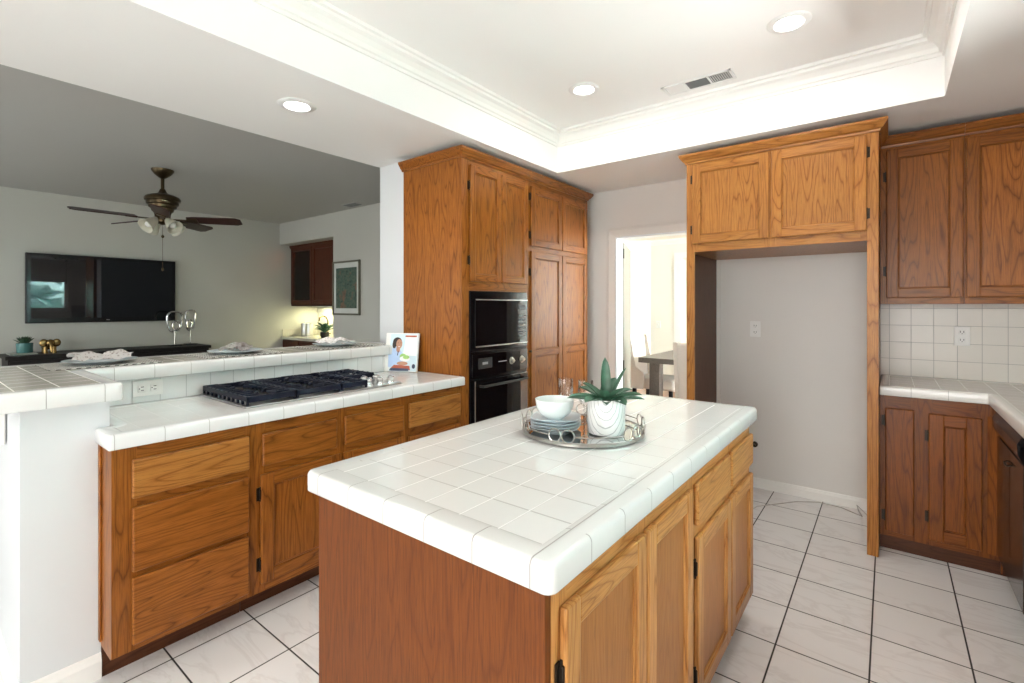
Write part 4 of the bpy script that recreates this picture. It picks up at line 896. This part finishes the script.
bm = B(); tube(bm, [(fx, fy, 2.075), (fx, fy, 1.68)], 0.0016, 5); lathe(bm, fx, fy, [(0.004, 1.70), (0.010, 1.685), (0.010, 1.675), (0.003, 1.665)], 10); lathe(bm, fx, fy, [(0.003, 1.985), (0.012, 1.975), (0.012, 1.965), (0.003, 1.955)], 10); obj('pull_chain', bm, M['bronze'], c)

TX = -6.93
c = thing('television', 'large black flat television mounted on the family room wall', 'television', (TX, 1.5, 1.18))
bm = B(); box(bm, -6.975, TX, 0.846, 2.159, 1.180, 1.908, 0.006); obj('housing', bm, M['blackmat'], c)
bm = B(); fbox(bm, 'y', TX, 1, 0.852, 2.153, 1.186, 1.902, 0.0, 0.006, 0.003); obj('bezel', bm, M['black'], c)
bm = B(); fbox(bm, 'y', TX, 1, 0.885, 2.120, 1.232, 1.872, 0.0062, 0.0068); obj('screen', bm, M['tvglass'], c)
bm = B(); fbox(bm, 'y', TX, 1, 1.49, 1.52, 1.203, 1.209, 0.006, 0.0072); obj('logo', bm, M['steel'], c)
c = thing('wall_mount', 'black bracket holding the television to the wall', 'bracket', (-6.99, 1.5, 1.5))
bxobj('plate', c, M['blackmat'], -6.999, -6.976, 1.3, 1.7, 1.4, 1.7)
CXF = -6.5; ZK = 0.885
c = thing('media_console', 'long low black media console below the television', 'console', (-6.73, 1.5, 0))
bxobj('top', c, M['darkwood'], -6.96, CXF, 0.66, 2.40, ZK-0.035, ZK, bev=0.003)
bm = B(); box(bm, -6.95, CXF-0.02, 0.68, 2.38, 0.12, ZK-0.036); obj('body', bm, M['darkwood'], c)
for i in range(4): 
    bm = B(); fbox(bm, 'y', CXF-0.02, 1, 0.69+0.4225*i, 0.69+0.4225*(i+1)-0.008, 0.14, ZK-0.05, 0.001, 0.018, 0.003); d = obj('door', bm, M['darkwood'], c)
    bm = B(); tube(bm, [(CXF+0.012, 0.76+0.4225*i, 0.78), (CXF+0.012, 0.88+0.4225*i, 0.78)], 0.004, 6); obj('handle', bm, M['blackmat'], d)
for y in (0.74, 2.32):
    for x in (-6.9, -6.58): bxobj('leg', c, M['darkwood'], x-0.02, x+0.02, y-0.02, y+0.02, 0, 0.12)
# things on the console
bm = B(); box(bm, -6.86, -6.60, 0.70, 0.895, ZK+0.0005, ZK+0.014, 0.003); solo('decor_tray', bm, plain('grey_tray', (0.35, 0.37, 0.33, 1), 0.3), 'flat grey tray under the succulent on the black console', 'tray', (-6.73, 0.84, ZK))
c = thing('potted_succulent', 'small spiky succulent in a teal glazed pot on the black console', 'plant', (-6.72, 0.815, ZK+0.0145)); z = ZK+0.0148
bm = B(); lathe(bm, -6.72, 0.815, [(0.056, z), (0.060, z+0.01), (0.062, z+0.095), (0.056, z+0.095), (0.055, z+0.085)], 28); obj('pot', bm, M['teal'], c, smooth=True)
for i in range(16):
    bm = B(); a_ = i*2.4; leaf(bm, (-6.72+0.015*math.cos(a_), 0.815+0.015*math.sin(a_), z+0.083), a_, 1.35-0.045*i, 0.085, 0.007, -0.1, 6); obj('leaf', bm, M['leafd'], c, smooth=True)
c = thing('elephant_figurine', 'gold elephant-shaped ornament right of the teal potted succulent', 'figurine', (-6.66, 0.985, ZK))
ex, ey, ez = -6.66, 0.985, ZK+0.001
def ball(bm, x, y, z, rx, ry, rz, n=14):
    r = bmesh.ops.create_uvsphere(bm, u_segments=n, v_segments=n//2+2, radius=1); bmesh.ops.transform(bm, matrix=Matrix.Translation((x, y, z)) @ Matrix.Diagonal((rx, ry, rz, 1)), verts=r['verts'])
bm = B(); ball(bm, ex-0.02, ey, ez+0.085, 0.065, 0.055, 0.050)
for sx in (-0.055, 0.015):
    for sy in (-0.032, 0.032): lathe(bm, ex+sx, ey+sy, [(0.020, ez), (0.018, ez+0.04), (0.020, ez+0.085)], 12)
ball(bm, ex+0.045, ey, ez+0.105, 0.034, 0.034, 0.036); tube(bm, [(ex+0.07, ey, ez+0.105), (ex+0.09, ey, ez+0.08), (ex+0.094, ey, ez+0.045), (ex+0.10, ey, ez+0.015), (ex+0.115, ey, ez+0.012)], [0.017, 0.014, 0.011, 0.009, 0.006], 10); obj('body', bm, M['gold'], c, smooth=True)
for s_ in (-1, 1):
    bm = B(); ball(bm, ex+0.035, ey+s_*0.047, ez+0.105, 0.010, 0.034, 0.040); obj('ear', bm, M['gold'], c, smooth=True)
def sculpture(x, y, h, w, label, k):
    c = thing('ring_sculpture', label, 'sculpture', (x, y, ZK)); z = ZK+0.001
    bm = B(); box(bm, x-0.05, x+0.05, y-0.06, y+0.06, z, z+0.012, 0.003); obj('base', bm, M['blackmat'], c)
    bm = B(); tube(bm, [(x, y, z+0.01), (x, y, z+h*0.42)], 0.005, 8); obj('stem', bm, M['chrome'], c)
    bm = B(); pts = []
    for i in range(28):
        t_ = 2*PI*i/28; cs, sn = math.cos(t_), math.sin(t_); kk = (abs(cs)**3+abs(sn)**3)**(-1/3)
        pts.append((x+0.01*sn, y+w*cs*kk*(1+0.18*sn), z+h*0.70+h*0.29*sn*kk))
    tube(bm, pts, 0.010, 8, True); obj('outer_ring', bm, M['chrome'], c, smooth=True)
    bm = B(); pts = [(x+0.005, y+0.012*k+w*0.50*math.cos(2*PI*i/20), z+h*0.585+h*0.13*math.sin(2*PI*i/20)) for i in range(20)]
    tube(bm, pts, 0.010, 8, True); obj('inner_ring', bm, M['chrome'], c, smooth=True)
sculpture(-6.72, 2.085, 0.41, 0.075, 'chrome looped ring sculpture on a stem, left of the pair on the console', 1)
sculpture(-6.78, 2.27, 0.43, 0.050, 'narrower chrome ring sculpture on a stem, right end of the console', -1)

# wet bar niche
c = thing('wall_cabinet', 'dark wood cabinet with a glass door in the family room niche', 'cabinet', (-6.3, 3.9, 1.36))
DW = oakset('dark_cabinet', (0.09, 0.020, 0.006, 1), (0.06, 0.013, 0.004, 1), (0.02, 0.005, 0.002, 1))
NY = 3.66
bm = B(); box(bm, -6.998, -5.612, 4.06, 4.078, 1.36, 2.24); box(bm, -6.998, -6.97, NY, 4.06, 1.36, 2.24); box(bm, -5.64, -5.612, NY, 4.06, 1.36, 2.24); box(bm, -6.97, -5.64, NY, 4.06, 1.36, 1.38); box(bm, -6.97, -5.64, NY, 4.06, 2.22, 2.24); box(bm, -6.97, -5.64, NY+0.03, 4.06, 1.66, 1.672); box(bm, -6.97, -5.64, NY+0.03, 4.06, 1.94, 1.952); obj('body', bm, DW[2], c)
frame(c, 'x', NY, -1, -6.998, -5.612, 1.36, 2.24, [(-6.95, -6.43, 1.40, 2.20), (-6.37, -5.88, 1.40, 2.20)], DW)
door(c, 'x', NY, -1, -6.98, -6.405, 1.385, 2.215, DW, 0, glass=M['cabglass']); door(c, 'x', NY, -1, -6.395, -5.85, 1.385, 2.215, DW, 0)
bm = B(); sweep(bm, [(-6.998, NY), (-5.612, NY)], [(0, 2.20), (0.01, 2.20), (0.03, 2.225), (0.03, 2.245), (0, 2.245)]); obj('crown', bm, DW[0], c)
l = bpy.data.lights.new('cabinet_glow_lamp', 'POINT'); l.energy = 1.3; l.shadow_soft_size = 0.02; l.color = (1.0, 0.55, 0.3); lo = bpy.data.objects.new('cabinet_glow_lamp', l); COL.objects.link(lo); lo.location = (-6.72, 3.90, 2.17)  # lamp added inside the cabinet to give it a reddish glow
l = bpy.data.lights.new('under_cabinet_lamp', 'AREA'); l.shape = 'RECTANGLE'; l.size = 1.1; l.size_y = 0.06; l.energy = 5.5; l.color = (1.0, 0.95, 0.55); lo = bpy.data.objects.new('under_cabinet_lamp', l); COL.objects.link(lo); lo.location = (-6.3, 3.92, 1.345)
c = thing('under_cabinet_light', 'slim light bar glowing under the niche cabinet', 'light', (-6.3, 3.92, 1.35)); bm = B(); box(bm, -6.85, -5.75, 3.90, 3.94, 1.348, 1.358, 0.002); obj('housing', bm, M['plastic'], c)
c = thing('wet_bar', 'dark wood wet bar base with pale stone counter in the niche', 'cabinet', (-6.3, 3.8, 0))
bm = B(); box(bm, -6.998, -5.612, 3.535, 4.078, 0.09, 0.875); obj('body', bm, DW[2], c)
bm = B(); box(bm, -6.998, -5.612, 3.50, 4.078, 0.876, 0.915, 0.004); box(bm, -6.998, -6.985, 3.52, 4.078, 0.915, 1.02, 0.002); box(bm, -6.998, -5.612, 4.065, 4.078, 0.915, 1.02, 0.002); obj('worktop', bm, M['granite'], c)
for x0_ in (-6.98, -6.52, -6.06): slab(c, 'x', 3.535, -1, x0_, x0_+0.44, 0.70, 0.86, DW); door(c, 'x', 3.535, -1, x0_, x0_+0.44, 0.12, 0.68, DW)
bm = B(); box(bm, -6.998, -5.612, 3.58, 3.60, 0, 0.09); obj('toe_kick', bm, OD[0], c)
bm = B(); fx_, fy_ = -6.50, 3.95; lathe(bm, fx_, fy_, [(0.025, 0.916), (0.022, 0.93), (0.014, 0.94)], 14); tube(bm, [(fx_, fy_, 0.93), (fx_, fy_, 1.14), (fx_+0.0, fy_-0.03, 1.20), (fx_, fy_-0.08, 1.215), (fx_, fy_-0.13, 1.19), (fx_, fy_-0.14, 1.14)], 0.010, 8); box(bm, fx_+0.02, fx_+0.07, fy_-0.008, fy_+0.008, 0.95, 0.966, 0.003)
solo('bar_faucet', bm, M['gold'], 'curved brass faucet on the wet bar counter', 'faucet', (fx_, fy_, 0.915), None, True)
for x, lb in ((-6.87, 'silver canister on the wet bar, left of the pair'), (-6.74, 'silver canister on the wet bar, right of the pair')):
    c = thing('canister', lb, 'canister', (x, 3.80, 0.9155), 0, 'silver canisters on the wet bar'); bm = B(); lathe(bm, x, 3.80, [(0.050, 0.916), (0.052, 0.922), (0.052, 1.08), (0.050, 1.085)], 24); obj('body', bm, M['steel'], c, smooth=True)
    bm = B(); lathe(bm, x, 3.80, [(0.053, 1.086), (0.053, 1.10), (0.012, 1.108), (0.012, 1.120)], 24); obj('lid', bm, M['steel'], c, smooth=True)
c = thing('potted_plant', 'small leafy plant in a dark pot on the wet bar counter', 'plant', (-6.20, 3.72, 0.9155)); z = 0.916
bm = B(); lathe(bm, -6.20, 3.72, [(0.045, z), (0.06, z+0.03), (0.062, z+0.08), (0.056, z+0.08), (0.054, z+0.07)], 20); obj('pot', bm, M['blackmat'], c, smooth=True)
for i in range(18):
    bm = B(); a_ = i*2.4; leaf(bm, (-6.20, 3.72, z+0.07), a_, 1.35-0.04*i, 0.16+0.02*(i % 3), 0.016, -0.9, 8); obj('leaf', bm, M['leaf'], c, smooth=True)
# framed print
c = thing('framed_picture', 'framed green abstract print with white mat on the family room wall', 'picture', (-5.305, 3.47, 1.58))
px0, px1, pz0, pz1, py = -5.594, -5.017, 1.247, 1.920, 3.483
bm = B()
for q in ((px0, px1, pz0, pz0+0.022), (px0, px1, pz1-0.022, pz1), (px0, px0+0.022, pz0, pz1), (px1-0.022, px1, pz0, pz1)): fbox(bm, 'x', py, -1, q[0], q[1], q[2], q[3], 0, 0.025, 0.003)
obj('frame', bm, plain('pewter_frame', (0.17, 0.165, 0.12, 1), 0.4, 0.3), c)
bm = B(); fbox(bm, 'x', py, -1, px0+0.02, px1-0.02, pz0+0.02, pz1-0.02, 0, 0.010); obj('mat_board', bm, plain('mat_board', (0.62, 0.64, 0.60, 1), 0.8), c)
bm = B(); fbox(bm, 'x', py, -1, px0+0.068, px1-0.068, pz0+0.085, pz1-0.085, 0.010, 0.012); obj('print', bm, M['print'], c)

# ------------------------------------------------------------------ dining room
c = thing('dining_table', 'dark grey wooden dining table in the room beyond the doorway', 'table', (-1.75, 5.95, 0))
bxobj('tabletop', c, M['tablew'], -2.31, -1.25, 5.38, 7.0, 0.70, 0.76, bev=0.004)
for x in (-2.14, -1.42):
    for y in (5.50, 6.88): bxobj('leg', c, M['tablew'], x-0.06, x+0.06, y-0.06, y+0.06, 0, 0.70, bev=0.004)
def dchair(x, y, rz, label):
    c = thing('dining_chair', label, 'chair', (x, y, 0), rz, 'upholstered dining chairs'); 
    # local: faces +y, seat centre at origin
    def p(name, fn, m_, **k):
        bm = B(); fn(bm); return obj(name, bm, m_, c, local=True, **k)
    p('seat', lambda b: box(b, -0.25, 0.25, -0.24, 0.26, 0.36, 0.49, 0.03, seg=3), M['fabric'], smooth=True)
    p('backrest', lambda b: box(b, -0.24, 0.24, -0.31, -0.23, 0.36, 1.02, 0.025, seg=3, rot=Matrix.Rotation(math.radians(6), 3, 'X'), piv=(0, -0.26, 0.36)), M['fabric'], smooth=True)
    for s_ in (-1, 1):
        def wing(b, s_=s_):
            pts = [(-0.30, 0.36), (-0.10, 0.36), (-0.10, 0.55), (-0.20, 0.62), (-0.27, 0.98), (-0.37, 1.02)]
            a = [b.verts.new((s_*0.235, y_, z_)) for y_, z_ in pts]; d = [b.verts.new((s_*0.270, y_, z_)) for y_, z_ in pts]
            for i in range(6): b.faces.new((a[i], a[(i+1) % 6], d[(i+1) % 6], d[i]))
            b.faces.new(a); b.faces.new(d)
        p('wing', wing, M['fabric'])
        for yy in (-0.24, 0.21): p('leg', lambda b: box(b, s_*0.21-0.02, s_*0.21+0.02, yy-0.02, yy+0.02, 0, 0.37, 0.003), M['darkwood'])
    return c
ch = dchair(-2.22, 5.83, math.radians(-90), 'cream wing-back dining chair seen from its front side, left of the table')
dup(ch, (-1.30, 4.85, 0), math.radians(-3), 'cream dining chair with its back to the kitchen, at the near table end')
c = thing('framed_picture', 'black-framed picture glimpsed at the dining doorway edge', 'picture', (-2.35, 8.58, 1.6))
bm = B(); q0, q1, r0, r1 = -2.56, -2.05, 1.30, 1.80
q0 = -2.60+0.0; 
for q in ((-2.53, -2.0, 1.27, 1.29), (-2.53, -2.0, 1.82, 1.84), (-2.53, -2.51, 1.27, 1.84), (-2.02, -2.0, 1.27, 1.84)): fbox(bm, 'x', 8.598, -1, *q, 0, 0.02)
bmesh.ops.translate(bm, verts=bm.verts, vec=(0.0, 0, 0)); obj('frame', bm, M['blackmat'], c)
bm = B(); fbox(bm, 'x', 8.598, -1, -2.515, -2.015, 1.285, 1.825, 0, 0.008); obj('print', bm, plain('pale_print', (0.72, 0.66, 0.52, 1), 0.7), c)
# open door leaf in the doorway
c = thing('door_leaf', 'taupe door standing open beyond the kitchen doorway', 'door', (-1.905, 4.12, 0), 0)
bm = B(); box(bm, 0, 0.76, -0.018, 0.018, 0.012, 1.945, 0.002); bmesh.ops.transform(bm, matrix=Matrix.Translation((-1.935, 4.135, 0)) @ Matrix.Rotation(math.radians(109.5), 4, 'Z'), verts=bm.verts); obj('panel', bm, M['doorgrey'], c)
for z in (0.82, 1.84):
    bm = B(); box(bm, -1.922, -1.906, 4.112, 4.13, z-0.045, z+0.045, 0.002); obj('hinge', bm, M['iron'], c)
# baseboard in the dining room
bm = B(); sweep(bm, [(-4.70, 4.11), (-4.70, 6.354), (-3.06, 7.63), (-2.68, 7.63)], BP, side=1); struct('baseboard_dining', bm, M['trimw'])

# ------------------------------------------------------------------ hedge outside the sink window (seen mirrored in the television)
rh = random.Random(3)
bm = B(); nx, nz = 46, 26; g = []
for i in range(nx+1):
    row = []
    for j in range(nz+1):
        y = -1.5+7.5*i/nx; zz = 3.2*j/nz; row.append(bm.verts.new((3.6+0.28*rh.random()+0.25*math.sin(y*2.1+zz*3), y+0.12*rh.random(), zz+0.1*rh.random()-0.1)))
    g.append(row)
for i in range(nx):
    for j in range(nz): bm.faces.new((g[i][j], g[i+1][j], g[i+1][j+1], g[i][j+1]))
bmesh.ops.solidify(bm, geom=bm.faces[:], thickness=0.6)
tag(obj('hedge', bm, M['hedge'], None), 'leafy green hedge outside the kitchen window, mirrored in the television', 'hedge')
